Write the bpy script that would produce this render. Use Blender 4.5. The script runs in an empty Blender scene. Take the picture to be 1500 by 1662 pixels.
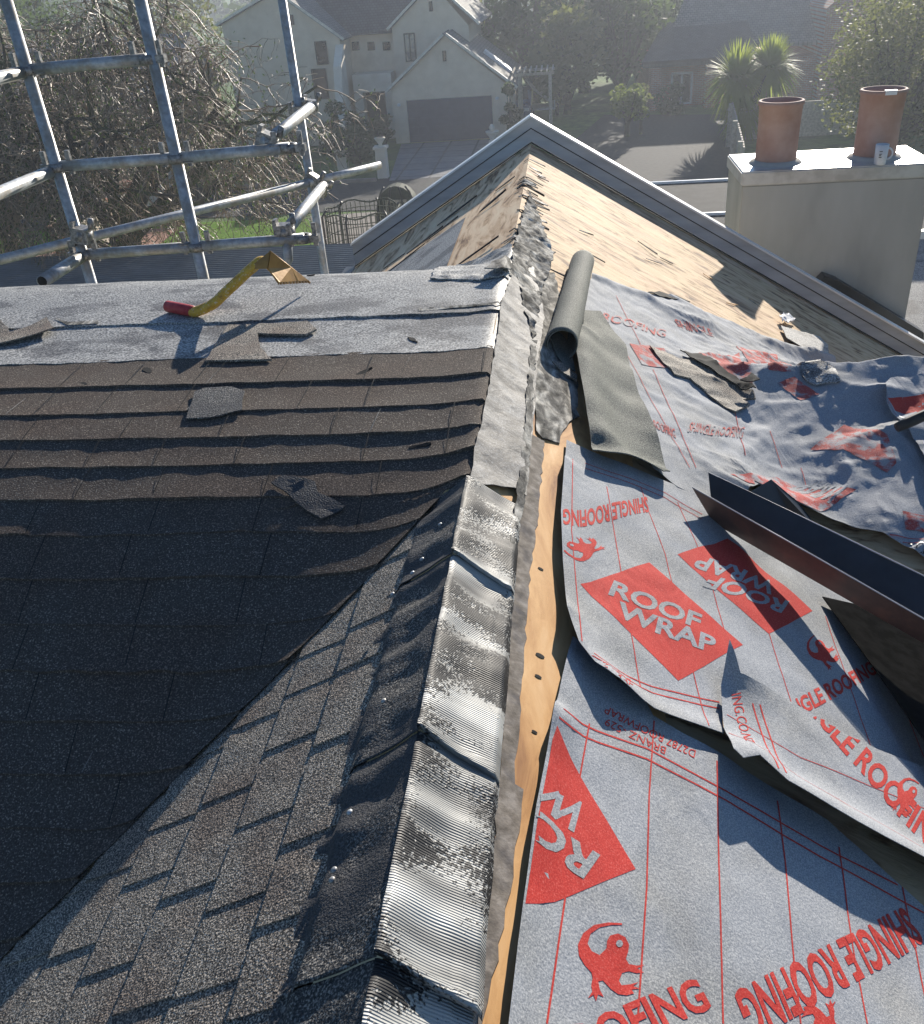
import bpy, bmesh, math, random
import numpy as np
from mathutils import Vector, Matrix, noise
from mathutils.bvhtree import BVHTree
random.seed(7)
sc = bpy.context.scene
COL = sc.collection

# ------------------------------------------------------------------ camera
F = 1485.0
def nrm(v): return v / np.linalg.norm(v)
_D = nrm(np.array([(944-750)/F, (3300-831)/F, 1.0]))
_Y = np.array([(919-750)/F, (-75-831)/F, 1.0]); _Y = nrm(_Y - _D*(_Y@_D))
_X = np.cross(_Y, -_D)
RM = np.array([_X, _Y, -_D])
CAM = np.array([0.20258511, 0.0, 0.9])
def ray(u, v): return RM @ np.array([(u-750)/F, (v-831)/F, 1.0])
cam_d = bpy.data.cameras.new('camera'); cam = bpy.data.objects.new('camera', cam_d); COL.objects.link(cam)
r_, u_, b_ = RM@np.array([1,0,0]), -(RM@np.array([0,1,0])), -(RM@np.array([0,0,1]))
cam.matrix_world = Matrix(((r_[0],u_[0],b_[0],CAM[0]),(r_[1],u_[1],b_[1],CAM[1]),(r_[2],u_[2],b_[2],CAM[2]),(0,0,0,1)))
cam_d.sensor_fit = 'HORIZONTAL'; cam_d.sensor_width = 36; cam_d.lens = F/1500*36
cam_d.clip_start = 0.02; cam_d.clip_end = 3000
sc.camera = cam
# ------------------------------------------------------------------ world, sun, exposure
SUN = Vector((0.29, 1.0, 0.37)).normalized()
elev = math.asin(SUN.z); azi = math.atan2(SUN.x, SUN.y)
w = bpy.data.worlds.new('World'); sc.world = w; w.use_nodes = True
nt = w.node_tree; bg = nt.nodes['Background']
sky = nt.nodes.new('ShaderNodeTexSky'); sky.sky_type = 'NISHITA'; sky.sun_disc = False
sky.sun_elevation = elev; sky.sun_rotation = azi
sky.air_density = 1.0; sky.dust_density = 0.0; sky.ozone_density = 5.0
nt.links.new(sky.outputs[0], bg.inputs[0]); bg.inputs[1].default_value = 0.075
sl = bpy.data.lights.new('sun', 'SUN'); sl.energy = 5.0; sl.angle = math.radians(0.5); sl.color = (1.0, 0.92, 0.80)
so = bpy.data.objects.new('sun', sl); COL.objects.link(so)
so.rotation_euler = SUN.to_track_quat('Z', 'Y').to_euler(); so.location = SUN*60
sc.view_settings.view_transform = 'Standard'; sc.view_settings.look = 'None'
sc.view_settings.exposure = 0.8; sc.view_settings.gamma = 1.0
sc.render.engine = 'CYCLES'
sc.cycles.volume_bounces = 0; sc.cycles.max_bounces = 6; sc.cycles.volume_max_steps = 64
sc.cycles.caustics_reflective = False; sc.cycles.caustics_refractive = False

# ------------------------------------------------------------------ helpers
def tag(o, label=None, cat=None, group=None, kind=None):
    if label: o['label'] = label
    if cat: o['category'] = cat
    if group: o['group'] = group
    if kind: o['kind'] = kind
    return o
def empty(name, loc=(0,0,0), **k):
    o = bpy.data.objects.new(name, None); COL.objects.link(o); o.location = loc
    o.empty_display_size = .1
    return tag(o, **k)
def link(name, bm, mat, parent=None, smooth=False, **k):
    me = bpy.data.meshes.new(name); bm.to_mesh(me); bm.free()
    ms = mat if isinstance(mat, (list, tuple)) else [mat]
    for m in ms: me.materials.append(m)
    if smooth:
        for p in me.polygons: p.use_smooth = True
    o = bpy.data.objects.new(name, me); COL.objects.link(o)
    if parent:
        o.parent = parent; o.matrix_parent_inverse = Matrix.Identity(4)
        pm_ = parent.matrix_world if parent.type != 'EMPTY' else Matrix.Translation(parent.location)
        q = parent; off = Vector((0,0,0))
        while q: off += q.location; q = q.parent
        me.transform(Matrix.Translation(-off))
    return tag(o, **k)
def fromdata(name, vs, fs, mat, parent=None, smooth=False, **k):
    bm = bmesh.new(); V = [bm.verts.new(v) for v in vs]
    for f in fs:
        try: bm.faces.new([V[i] for i in f])
        except ValueError: pass
    return link(name, bm, mat, parent, smooth, **k)
def box(bm, x0, x1, y0, y1, z0, z1, rot=None, mi=0):
    vs = [Vector(p) for p in ((x0,y0,z0),(x1,y0,z0),(x1,y1,z0),(x0,y1,z0),(x0,y0,z1),(x1,y0,z1),(x1,y1,z1),(x0,y1,z1))]
    if rot is not None: vs = [rot @ v for v in vs]
    V = [bm.verts.new(v) for v in vs]
    for f in ((0,3,2,1),(4,5,6,7),(0,1,5,4),(1,2,6,5),(2,3,7,6),(3,0,4,7)):
        bm.faces.new([V[i] for i in f]).material_index = mi
def tube(bm, pts, rads, n=8, cap=True, mi=0):
    pts = [Vector(p) for p in pts]
    if not isinstance(rads, (list, tuple)): rads = [rads]*len(pts)
    rings = []; up = None
    for i, p in enumerate(pts):
        d = (pts[min(i+1, len(pts)-1)] - pts[max(i-1, 0)])
        if d.length < 1e-9: d = Vector((0,0,1))
        d.normalize()
        if up is None:
            up = d.orthogonal().normalized()
        else:
            up = (up - d*up.dot(d))
            up = up.normalized() if up.length > 1e-6 else d.orthogonal().normalized()
        s = d.cross(up)
        rings.append([bm.verts.new(p + (up*math.cos(a)+s*math.sin(a))*rads[i]) for a in [2*math.pi*k/n for k in range(n)]])
    for a, b in zip(rings, rings[1:]):
        for k in range(n):
            f = bm.faces.new((a[k], a[(k+1)%n], b[(k+1)%n], b[k])); f.smooth = True; f.material_index = mi
    if cap and n > 2:
        bm.faces.new(rings[0][::-1]); bm.faces.new(rings[-1])
    return rings
def lathe(bm, prof, c, n=24, mi=0):
    rings = [[bm.verts.new((c[0]+r*math.cos(2*math.pi*k/n), c[1]+r*math.sin(2*math.pi*k/n), c[2]+z)) for k in range(n)] for r, z in prof]
    for a, b in zip(rings, rings[1:]):
        for k in range(n):
            f = bm.faces.new((a[k], a[(k+1)%n], b[(k+1)%n], b[k])); f.smooth = True; f.material_index = mi
    return rings
def extrude_poly(bm, pts, vec, mi=0):
    vec = Vector(vec); A = [bm.verts.new(p) for p in pts]; B = [bm.verts.new(Vector(p)+vec) for p in pts]
    n = len(pts)
    bm.faces.new(A).material_index = mi; bm.faces.new(B[::-1]).material_index = mi
    for i in range(n): bm.faces.new((A[i], B[i], B[(i+1)%n], A[(i+1)%n])).material_index = mi
    bmesh.ops.recalc_face_normals(bm, faces=bm.faces[:])

# ------------------------------------------------------------------ materials
def mat(name, stops, scale=8, detail=4, rough=.8, metal=0, bump=0, bscale=None, bdist=.01, stretch=(1,1,1),
        stops2=None, scale2=1, mixlo=.45, mixhi=.6, spec=.3, bump2=None, transl=None, dist=0, musgrave=False, ntrough=.6):
    m = bpy.data.materials.new(name); m.use_nodes = True; t = m.node_tree; N = t.nodes; L = t.links
    p = N['Principled BSDF']; p.inputs['Roughness'].default_value = rough; p.inputs['Metallic'].default_value = metal
    p.inputs['Specular IOR Level'].default_value = spec
    tc = N.new('ShaderNodeTexCoord'); mp = N.new('ShaderNodeMapping'); mp.inputs['Scale'].default_value = stretch
    L.new(tc.outputs['Object'], mp.inputs['Vector'])
    def ns(s, d=detail, di=dist):
        n = N.new('ShaderNodeTexNoise'); n.inputs['Scale'].default_value = s; n.inputs['Detail'].default_value = d
        n.inputs['Roughness'].default_value = ntrough; n.inputs['Distortion'].default_value = di
        L.new(mp.outputs[0], n.inputs['Vector']); return n
    def ramp(src, st):
        r = N.new('ShaderNodeValToRGB'); e = r.color_ramp.elements
        e[0].position = st[0][0]; e[0].color = (*st[0][1], 1); e[1].position = st[-1][0]; e[1].color = (*st[-1][1], 1)
        for q in st[1:-1]:
            x = e.new(q[0]); x.color = (*q[1], 1)
        L.new(src, r.inputs['Fac']); return r.outputs['Color']
    c = ramp(ns(scale).outputs['Fac'], stops)
    if stops2:
        c2 = ramp(ns(scale).outputs['Fac'], stops2)
        msk = ramp(ns(scale2, 3).outputs['Fac'], [(mixlo, (0,0,0)), (mixhi, (1,1,1))])
        mx = N.new('ShaderNodeMix'); mx.data_type = 'RGBA'
        L.new(msk, mx.inputs['Factor']); L.new(c, mx.inputs['A']); L.new(c2, mx.inputs['B']); c = mx.outputs['Result']
    L.new(c, p.inputs['Base Color'])
    if bump:
        b = N.new('ShaderNodeBump'); b.inputs['Strength'].default_value = bump; b.inputs['Distance'].default_value = bdist
        L.new(ns(bscale or scale).outputs['Fac'], b.inputs['Height']); L.new(b.outputs[0], p.inputs['Normal'])
        if bump2:
            m2 = N.new('ShaderNodeMapping'); m2.inputs['Scale'].default_value = bump2[2]; m2.inputs['Rotation'].default_value = (0,0,.6); L.new(tc.outputs['Object'], m2.inputs['Vector'])
            n2 = N.new('ShaderNodeTexNoise'); n2.inputs['Scale'].default_value = bump2[0]; n2.inputs['Detail'].default_value = 3; n2.inputs['Distortion'].default_value = 1.0; L.new(m2.outputs[0], n2.inputs['Vector'])
            b2 = N.new('ShaderNodeBump'); b2.inputs['Strength'].default_value = 1; b2.inputs['Distance'].default_value = bump2[1]
            L.new(n2.outputs['Fac'], b2.inputs['Height']); L.new(b2.outputs[0], b.inputs['Normal'])
    if transl:
        tr = N.new('ShaderNodeBsdfTranslucent'); tr.inputs['Color'].default_value = (*transl, 1)
        ad = N.new('ShaderNodeMixShader'); ad.inputs[0].default_value = .45
        L.new(p.outputs[0], ad.inputs[1]); L.new(tr.outputs[0], ad.inputs[2])
        L.new(ad.outputs[0], N['Material Output'].inputs['Surface'])
    m['nodes'] = 1
    return m
def g3(v, t=(1,1,1)): return (v*t[0], v*t[1], v*t[2])

M = {}
M['granule'] = mat('asphalt_granules', [(.36, (.03,.028,.026)), (.48, (.13,.118,.10)), (.56, (.27,.24,.20)), (.64, (.60,.53,.44))], scale=380, detail=1.2,
                   rough=.75, bump=.7, bscale=340, bdist=.0018, stops2=[(.36, (.028,.025,.024)), (.5, (.11,.092,.078)), (.64, (.46,.37,.29))], scale2=5, spec=.25)
M['granule_shade'] = mat('shaded_asphalt_granules', [(.36, (.06,.047,.039)), (.5, (.085,.07,.06)), (.60, (.10,.09,.08)), (.70, (.36,.31,.25))], scale=300, detail=1.5,
                   rough=.85, bump=.6, bscale=280, bdist=.002, stops2=[(.36, (.055,.043,.037)), (.55, (.085,.068,.057)), (.70, (.26,.21,.17))], scale2=4, spec=.12)  # darker copy of the granules, with the cross slope's shade in its colour
M['granule_grey'] = mat('weathered_grey_granules', [(.34, (.07,.07,.07)), (.48, (.19,.19,.185)), (.62, (.58,.57,.54))], scale=290, detail=2,
                   rough=.6, bump=.7, bscale=260, bdist=.002, spec=.4, stops2=[(.34, (.035,.035,.037)), (.5, (.10,.10,.10)), (.66, (.34,.33,.32))], scale2=6, mixlo=.50, mixhi=.60, stretch=(.6,1,1))
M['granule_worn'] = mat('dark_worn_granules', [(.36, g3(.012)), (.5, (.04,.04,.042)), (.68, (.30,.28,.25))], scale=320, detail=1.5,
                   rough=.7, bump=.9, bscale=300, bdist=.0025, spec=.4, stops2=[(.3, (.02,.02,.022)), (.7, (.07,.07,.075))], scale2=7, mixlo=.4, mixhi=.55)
M['felt'] = mat('brown_felt', [(.3, (.10,.085,.07)), (.5, (.19,.165,.14)), (.7, (.30,.27,.24))], scale=45, rough=.9, bump=.4, bscale=160, bdist=.002,
                stops2=[(.3, (.05,.045,.045)), (.7, (.12,.11,.11))], scale2=14, mixlo=.55, mixhi=.68)
M['felt_pale'] = mat('bleached_torn_felt', [(.35, (.04,.039,.036)), (.47, (.17,.163,.148)), (.56, (.36,.345,.31)), (.7, (.66,.63,.57))], scale=26, detail=8, rough=.9, spec=.1, bump=.9, bscale=60,
                     bdist=.006, stretch=(1,.45,1), dist=.6)
M['membrane'] = mat('grey_membrane', [(.3, (.07,.066,.062)), (.5, (.15,.142,.135)), (.7, (.27,.26,.25))], scale=14, detail=6, rough=.65, bump=.45, bscale=16, bdist=.008, spec=.2,
                    stops2=[(.3, (.12,.12,.12)), (.7, (.42,.42,.41))], scale2=260, mixlo=.5, mixhi=.62, dist=.8)
M['ply'] = mat('plywood', [(.3, (.22,.09,.03)), (.42, (.46,.24,.09)), (.55, (.60,.35,.15)), (.72, (.70,.46,.24))], scale=9, detail=8, rough=.75, bump=.25, bscale=40, bdist=.004,
               stretch=(1,.28,1), dist=1.6)
M['strand'] = mat('weathered_plywood', [(.36, (.12,.07,.04)), (.42, (.34,.22,.12)), (.49, (.52,.38,.225)), (.72, (.64,.49,.315))], scale=15, detail=9, rough=.8, bump=.7, bscale=22, bdist=.006,
               stretch=(.35,1,.35), dist=1.2, stops2=[(.3, (.12,.085,.06)), (.42, (.42,.27,.17)), (.6, (.62,.44,.30))], scale2=2.2, mixlo=.48, mixhi=.66)
M['lit_tan_ply'] = mat('tan_old_plywood_lit', [(.34, (.20,.11,.06)), (.42, (.56,.36,.20)), (.52, (.78,.56,.35)), (.7, (.84,.66,.44))], scale=9, detail=8, rough=.8, bump=.4, bscale=20, bdist=.004, stretch=(1.6,.35,1), dist=1.2)  # plywood colour brightened so the grazed left deck looks sunlit
M['wrap'] = mat('grey_roof_wrap', [(.36, (.23,.245,.27)), (.5, (.31,.325,.35)), (.64, (.44,.45,.465))], scale=420, detail=3, rough=.8, bump=.5, bscale=200, bdist=.002, spec=.15, bump2=(9,.010,(1,.35,1)),
                 stops2=[(.36, (.20,.205,.21)), (.5, (.28,.285,.29)), (.64, (.42,.42,.41))], scale2=4, mixlo=.45, mixhi=.65)
M['wrap_red'] = mat('red_print', [(.38, (.42,.035,.03)), (.55, (.52,.05,.04)), (.7, (.58,.13,.11))], scale=420, detail=3, rough=.8, bump=.35, bscale=240, bdist=.0015, spec=.15, bump2=(9,.010,(1,.35,1)))
M['red_faded'] = mat('faded_red_print', [(.38, (.36,.05,.045)), (.55, (.45,.09,.08)), (.7, (.45,.25,.23))], scale=300, detail=3, rough=.8, bump=.35, bscale=240, bdist=.0015, spec=.15,
                   stops2=[(.36, (.25,.265,.285)), (.5, (.34,.33,.34)), (.64, (.46,.42,.42))], scale2=24, mixlo=.47, mixhi=.60)
M['wrap_under'] = mat('wrap_black_underside', [(.4, g3(.015)), (.6, g3(.03))], scale=40, rough=.6)
M['barge'] = mat('barge_paint', [(.35, (.38,.385,.40)), (.6, (.50,.505,.51))], scale=6, rough=.45, bump=.15, bscale=20, bdist=.003, stretch=(.4,1,2))
M['barge_metal'] = mat('barge_capping_metal', [(.4, (.7,.7,.7)), (.6, (.8,.8,.8))], scale=8, rough=.3, spec=1.0)
M['galv'] = mat('galvanised_steel', [(.35, (.28,.30,.32)), (.65, (.46,.48,.50))], scale=30, rough=.5, metal=.4, bump=.2, bscale=60, bdist=.001,
                stops2=[(.3, (.25,.24,.22)), (.7, (.38,.36,.33))], scale2=9)
M['coupler'] = mat('rusty_coupler_steel', [(.35, (.10,.10,.10)), (.65, (.34,.33,.32))], scale=60, rough=.5, metal=.5, bump=.3, bscale=90, bdist=.002)
M['flash'] = mat('black_coated_steel', [(.35, (.012,.014,.018)), (.65, (.028,.032,.04))], scale=9, rough=.42, spec=.5, bump=.1, bscale=12, bdist=.004)
M['flash_brown'] = mat('brown_coated_steel', [(.3, (.06,.038,.032)), (.55, (.10,.058,.045)), (.75, (.17,.08,.055))], scale=18, rough=.5, spec=.45, bump=.1, bscale=12, bdist=.004)
M['shadow_black'] = mat('matte_shadow_black', [(.4, g3(.008)), (.6, g3(.014))], scale=30, rough=1, spec=0)  # near-black colour standing for the shade under the flashing
M['stucco'] = mat('grey_stucco', [(.3, (.40,.375,.33)), (.65, (.455,.43,.385))], scale=3.5, rough=.9, bump=.3, bscale=140, bdist=.0015, stretch=(1.5,1.5,.5), stops2=[(.3, (.33,.31,.275)), (.7, (.40,.375,.33))], scale2=2.2, mixlo=.5, mixhi=.7)
M['capstone'] = mat('chimney_cap_render', [(.35, (.34,.33,.31)), (.6, (.50,.49,.46))], scale=9, rough=.3, bump=.15, bscale=60, bdist=.001, spec=1.0)
M['terracotta'] = mat('terracotta', [(.35, (.37,.21,.16)), (.65, (.46,.30,.24))], scale=7, rough=.75, bump=.2, bscale=60, bdist=.002)
M['dark'] = mat('dark_hollow', [(.4, g3(.01)), (.6, g3(.02))], scale=5, rough=.9)
M['white'] = mat('white_paint', [(.4, g3(.62)), (.6, g3(.74))], scale=9, rough=.4, bump=.05, bscale=20)
M['yellow'] = mat('worn_yellow_paint', [(.33, (.36,.17,.03)), (.42, (.56,.31,.035)), (.7, (.66,.40,.05))], scale=50, detail=5, rough=.45, bump=.3, bscale=90, bdist=.001,
                  stops2=[(.45, (.45,.22,.04)), (.55, (.70,.55,.35)), (.7, (.6,.5,.4))], scale2=160, mixlo=.56, mixhi=.62)
M['blade'] = mat('ochre_painted_blade', [(.3, (.16,.09,.035)), (.55, (.36,.19,.05)), (.75, (.42,.24,.07))], scale=14, rough=.45, metal=.2, bump=.1, bscale=30)
M['redgrip'] = mat('red_rubber_grip', [(.35, (.33,.02,.03)), (.65, (.45,.05,.05))], scale=50, rough=.5, bump=.2, bscale=90, bdist=.001)
M['grass'] = mat('grass', [(.35, (.06,.12,.02)), (.65, (.13,.23,.04))], scale=3, detail=8, rough=.9, bump=1, bscale=30, bdist=.05, stops2=[(.3, (.05,.09,.02)), (.7, (.09,.13,.035))], scale2=.25)
M['lawn'] = mat('bright_lawn', [(.35, (.16,.34,.02)), (.65, (.30,.52,.05))], scale=5, detail=8, rough=.9, bump=1, bscale=30, bdist=.06, transl=(.25,.5,.05))
M['asphalt'] = mat('asphalt', [(.35, g3(.03)), (.65, g3(.05))], scale=6, detail=8, rough=.9, bump=.4, bscale=60, bdist=.01)
M['concrete'] = mat('concrete_path', [(.35, (.22,.19,.165)), (.65, (.30,.265,.23))], scale=3, detail=8, rough=.9, bump=.3, bscale=40, bdist=.01)
def tiles(name, c1, c2, mortar, s, msize=.03, ratio=.5, rough=.85, offs=0.0, swap=None):
    m = bpy.data.materials.new(name); m.use_nodes = True; t = m.node_tree; N = t.nodes; L = t.links
    p = N['Principled BSDF']; p.inputs['Roughness'].default_value = rough
    tc = N.new('ShaderNodeTexCoord'); mp = N.new('ShaderNodeMapping'); L.new(tc.outputs['Object'], mp.inputs['Vector'])
    if swap == 'xz': mp.inputs['Rotation'].default_value = (math.radians(90), 0, 0)
    if swap == 'yz': mp.inputs['Rotation'].default_value = (math.radians(90), 0, math.radians(90))
    b = N.new('ShaderNodeTexBrick'); b.inputs['Scale'].default_value = s; b.inputs['Mortar Size'].default_value = msize
    b.inputs['Color1'].default_value = (*c1, 1); b.inputs['Color2'].default_value = (*c2, 1); b.inputs['Mortar'].default_value = (*mortar, 1)
    b.inputs['Row Height'].default_value = ratio; b.offset = offs
    b.inputs['Brick Width'].default_value = 1.0 if offs == 0 else .5
    L.new(mp.outputs[0], b.inputs['Vector'])
    n = N.new('ShaderNodeTexNoise'); n.inputs['Scale'].default_value = 3; n.inputs['Detail'].default_value = 6; L.new(tc.outputs['Object'], n.inputs['Vector'])
    mx = N.new('ShaderNodeMix'); mx.data_type = 'RGBA'; mx.blend_type = 'OVERLAY'; mx.inputs['Factor'].default_value = .5
    L.new(b.outputs['Color'], mx.inputs['A']); L.new(n.outputs['Fac'], mx.inputs['B']); L.new(mx.outputs['Result'], p.inputs['Base Color'])
    bu = N.new('ShaderNodeBump'); bu.inputs['Strength'].default_value = .5; bu.inputs['Distance'].default_value = .01
    L.new(b.outputs['Fac'], bu.inputs['Height']); bu.invert = True; L.new(bu.outputs[0], p.inputs['Normal'])
    return m
M['pavers'] = tiles('driveway_pavers', (.15,.155,.165), (.19,.195,.205), (.06,.06,.065), .8, ratio=1.0, msize=.035)
M['brick'] = tiles('red_brick', (.30,.12,.075), (.38,.17,.11), (.35,.31,.27), 2.2, msize=.02, ratio=.18, offs=.5, swap='xz')
M['brickpath'] = tiles('brick_paving', (.34,.16,.10), (.42,.21,.14), (.22,.16,.13), 4, msize=.03, ratio=.3, offs=.5)
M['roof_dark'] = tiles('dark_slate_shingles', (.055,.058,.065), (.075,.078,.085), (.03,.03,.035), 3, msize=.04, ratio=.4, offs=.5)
M['roof_grey'] = tiles('grey_shingles', (.16,.155,.145), (.21,.20,.185), (.09,.085,.08), 2.4, msize=.04, ratio=.4, offs=.5)
M['cream'] = mat('cream_plaster', [(.35, (.62,.51,.38)), (.65, (.70,.59,.45))], scale=2, rough=.9, bump=.2, bscale=30, bdist=.01)
M['creamlight'] = mat('pale_cream_wall', [(.35, (.66,.59,.48)), (.65, (.74,.68,.57))], scale=2, rough=.9, bump=.2, bscale=30, bdist=.01)
M['garage'] = mat('slate_blue_door_paint', [(.4, (.035,.05,.085)), (.6, (.045,.06,.10))], scale=3, rough=.5)
M['trim'] = mat('pale_gutter_paint', [(.4, (.55,.52,.44)), (.6, (.68,.65,.56))], scale=5, rough=.4)
M['corr'] = mat('corrugated_grey_steel', [(.35, (.12,.13,.13)), (.65, (.17,.18,.18))], scale=2, rough=.4, metal=.3, bump=.05, bscale=9)
M['bark'] = mat('mossy_bark', [(.35, (.035,.03,.022)), (.6, (.08,.065,.045))], scale=7, detail=8, rough=.9, bump=1, bscale=14, bdist=.05,
                stops2=[(.3, (.04,.05,.015)), (.7, (.09,.11,.03))], scale2=1.2)
M['twig'] = mat('pale_twig_bark', [(.35, (.12,.08,.05)), (.65, (.36,.26,.17))], scale=4, rough=.5, spec=.6)
def leafm(name, a, b, tr): return mat(name, [(.35, a), (.65, b)], scale=1.3, detail=4, rough=.6, transl=tr, spec=.2)
M['leaf_dark'] = leafm('dark_foliage', (.025,.045,.015), (.065,.095,.03), (.09,.14,.025))
M['leaf_mid'] = leafm('mid_foliage', (.045,.075,.02), (.09,.12,.035), (.14,.20,.04))
M['leaf_olive'] = leafm('olive_foliage', (.07,.08,.03), (.16,.17,.07), (.22,.24,.06))
M['leaf_moss'] = leafm('mossy_leaf', (.06,.085,.02), (.14,.17,.05), (.22,.28,.05))
M['leaf_palm'] = leafm('palm_foliage', (.09,.14,.02), (.17,.22,.04), (.42,.50,.07))
M['glass'] = mat('dark_window_glass', [(.4, (.01,.013,.018)), (.6, (.035,.04,.045))], scale=2, rough=.12, spec=.6)
M['curtain'] = mat('curtain_lit_glass', [(.45, (.10,.11,.12)), (.55, (.55,.50,.38))], scale=1.1, rough=.3)
M['net'] = mat('green_netting', [(.4, (.035,.045,.03)), (.6, (.06,.07,.045))], scale=30, rough=.8)
M['plastic_dark'] = mat('black_plastic', [(.4, g3(.015)), (.6, g3(.03))], scale=20, rough=.4)
M['carblue'] = mat('blue_car_paint', [(.4, (.03,.07,.16)), (.6, (.04,.09,.2))], scale=3, rough=.25, spec=.6)
M['wood_pale'] = mat('pale_timber', [(.4, (.35,.30,.23)), (.6, (.5,.44,.35))], scale=12, rough=.8)
M['hill'] = mat('distant_bush', [(.35, (.02,.035,.015)), (.65, (.06,.075,.03))], scale=.35, detail=10, rough=1, bump=1, bscale=.8, bdist=1.5)

# vent strip: silver ribs running down the slope, tar and grit spatter
def vent_mat():
    m = bpy.data.materials.new('ribbed_silver_vent'); m.use_nodes = True; t = m.node_tree; N = t.nodes; L = t.links
    p = N['Principled BSDF']; tc = N.new('ShaderNodeTexCoord'); se = N.new('ShaderNodeSeparateXYZ'); L.new(tc.outputs['Object'], se.inputs[0])
    def math_(op, a, b=None, c=None):
        n = N.new('ShaderNodeMath'); n.operation = op
        for i, x in enumerate((a, b, c)):
            if x is None: continue
            if isinstance(x, (int, float)): n.inputs[i].default_value = x
            else: L.new(x, n.inputs[i])
        return n.outputs[0]
    def noise_(s, d, st=(1,1,1)):
        mp = N.new('ShaderNodeMapping'); mp.inputs['Scale'].default_value = st; L.new(tc.outputs['Object'], mp.inputs['Vector'])
        n = N.new('ShaderNodeTexNoise'); n.inputs['Scale'].default_value = s; n.inputs['Detail'].default_value = d; L.new(mp.outputs[0], n.inputs['Vector']); return n.outputs['Fac']
    rib = math_('SINE', math_('MULTIPLY', se.outputs['Y'], 2*math.pi/.0036))
    big = noise_(11, 3, (.45, 1.3, .45)); fine = noise_(210, 2)
    right = math_('MULTIPLY', math_('ABSOLUTE', math_('ADD', se.outputs['X'], -.055)), 2.4)
    tar = math_('ADD', math_('ADD', math_('MULTIPLY', big, 1.35), math_('MULTIPLY', fine, .75)), right)
    mask = N.new('ShaderNodeMapRange'); L.new(tar, mask.inputs['Value']); mask.inputs['From Min'].default_value = 1.10; mask.inputs['From Max'].default_value = 1.20
    band = noise_(8, 6, (.35, 1.9, .35)); rp = N.new('ShaderNodeValToRGB'); L.new(band, rp.inputs['Fac'])
    e = rp.color_ramp.elements; e[0].position = .36; e[0].color = (.06,.06,.06,1); e[1].position = .66; e[1].color = (.48,.48,.46,1)
    mx = N.new('ShaderNodeMix'); mx.data_type = 'RGBA'; mx.inputs['B'].default_value = (.012,.012,.014,1)
    L.new(mask.outputs[0], mx.inputs['Factor']); L.new(rp.outputs[0], mx.inputs['A']); L.new(mx.outputs['Result'], p.inputs['Base Color'])
    p.inputs['Metallic'].default_value = .12; p.inputs['Roughness'].default_value = .48; p.inputs['Specular IOR Level'].default_value = .4
    h = math_('ADD', math_('MULTIPLY', rib, .35), math_('MULTIPLY', mask.outputs[0], .8))
    b = N.new('ShaderNodeBump'); b.inputs['Strength'].default_value = .55; b.inputs['Distance'].default_value = .0022
    L.new(h, b.inputs['Height']); L.new(b.outputs[0], p.inputs['Normal']); return m
M['vent'] = vent_mat()

# ------------------------------------------------------------------ roof surface
def smax(a, b, k): return (a+b+math.sqrt((a-b)**2+k*k))/2
GY = [(-3,-2.4),(.3,-.70),(.9,-.385),(1.24,-.208),(1.35,-.153),(1.44,-.114),(1.55,-.071),(1.66,-.034),(1.89,.012),(2.1,.024),(2.4,.032),(2.7,.040),(2.87,.044),(3.0,.03),(3.15,-.02),(3.3,-.09),(4,-.45),(8,-2.6)]
def g(y):
    for (a, za), (b, zb) in zip(GY, GY[1:]):
        if y <= b:
            return za+(zb-za)*(y-a)/(b-a)
    return GY[-1][1]
_gt = [sum(g(-3+i*.01+d*.01) for d in range(-6, 7))/13 for i in range(1100)]
def gs(y):
    t = (y+3)/.01; i = max(0, min(1098, int(t))); return _gt[i]+(_gt[i+1]-_gt[i])*(t-i)
YC, ZC = 3.03, -.385
def hump(y):
    d = YC-y
    return ZC-.22*d-.0 if d > 0 else ZC+.6*d
def HL(x, y): return smax(.6*x, gs(y), .05) - .004
def HR(x, y):
    return smax(-.6*x, hump(y), .05) - .0 + (HL(0, y)-0.0)*math.exp(-x/.07)
def H(x, y): return HL(x, y) if x <= 0 else HR(x, y)
def pt(u, v, off=0.0, tmax=11.0):
    r = ray(u, v); t = .25; st = .012
    while t < tmax:
        p = CAM+r*t
        if p[2] < H(p[0], p[1])+off: break
        t += st
    a, b = t-st, t
    for _ in range(18):
        m = (a+b)/2; p = CAM+r*m
        if p[2] < H(p[0], p[1])+off: b = m
        else: a = m
    p = CAM+r*b; return Vector(p)
def onp(u, v, axis, val):
    r = ray(u, v); t = (val-CAM[axis])/r[axis]; return Vector(CAM+r*t)
def nz(x, y, z=0, s=1): return noise.noise(Vector((x*s, y*s, z)))

# ------------------------------------------------------------------ our house
house = empty('roof_house', (0, 2.5, -6.0), label='house whose stripped shingle roof with grey wrap fills the foreground', cat='house')
def gridmesh(name, xs, ys, f, m, parent, smooth=True, **k):
    vs = [(x, y, f(x, y)) for y in ys for x in xs]; n = len(xs)
    fs = [(j*n+i, j*n+i+1, (j+1)*n+i+1, (j+1)*n+i) for j in range(len(ys)-1) for i in range(n-1)]
    return fromdata(name, vs, fs, m, parent, smooth, **k)
def fr(a, b, n): return [a+(b-a)*i/n for i in range(n+1)]
gridmesh('roof_deck', fr(0, 2.62, 90), fr(-1.6, 3.0, 140)+fr(3.03, 5.49, 60), lambda x, y: HR(x, y)-.004, [M['strand']], house, label='bare weathered plywood deck on the right slope')
def zd(x, y): return .6*x-.004
gridmesh('roof_deck', fr(-1.2, 0, 40), fr(2.9, 5.49, 50), zd, [M['lit_tan_ply']], house, label='bare plywood deck left of the ridge')
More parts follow.
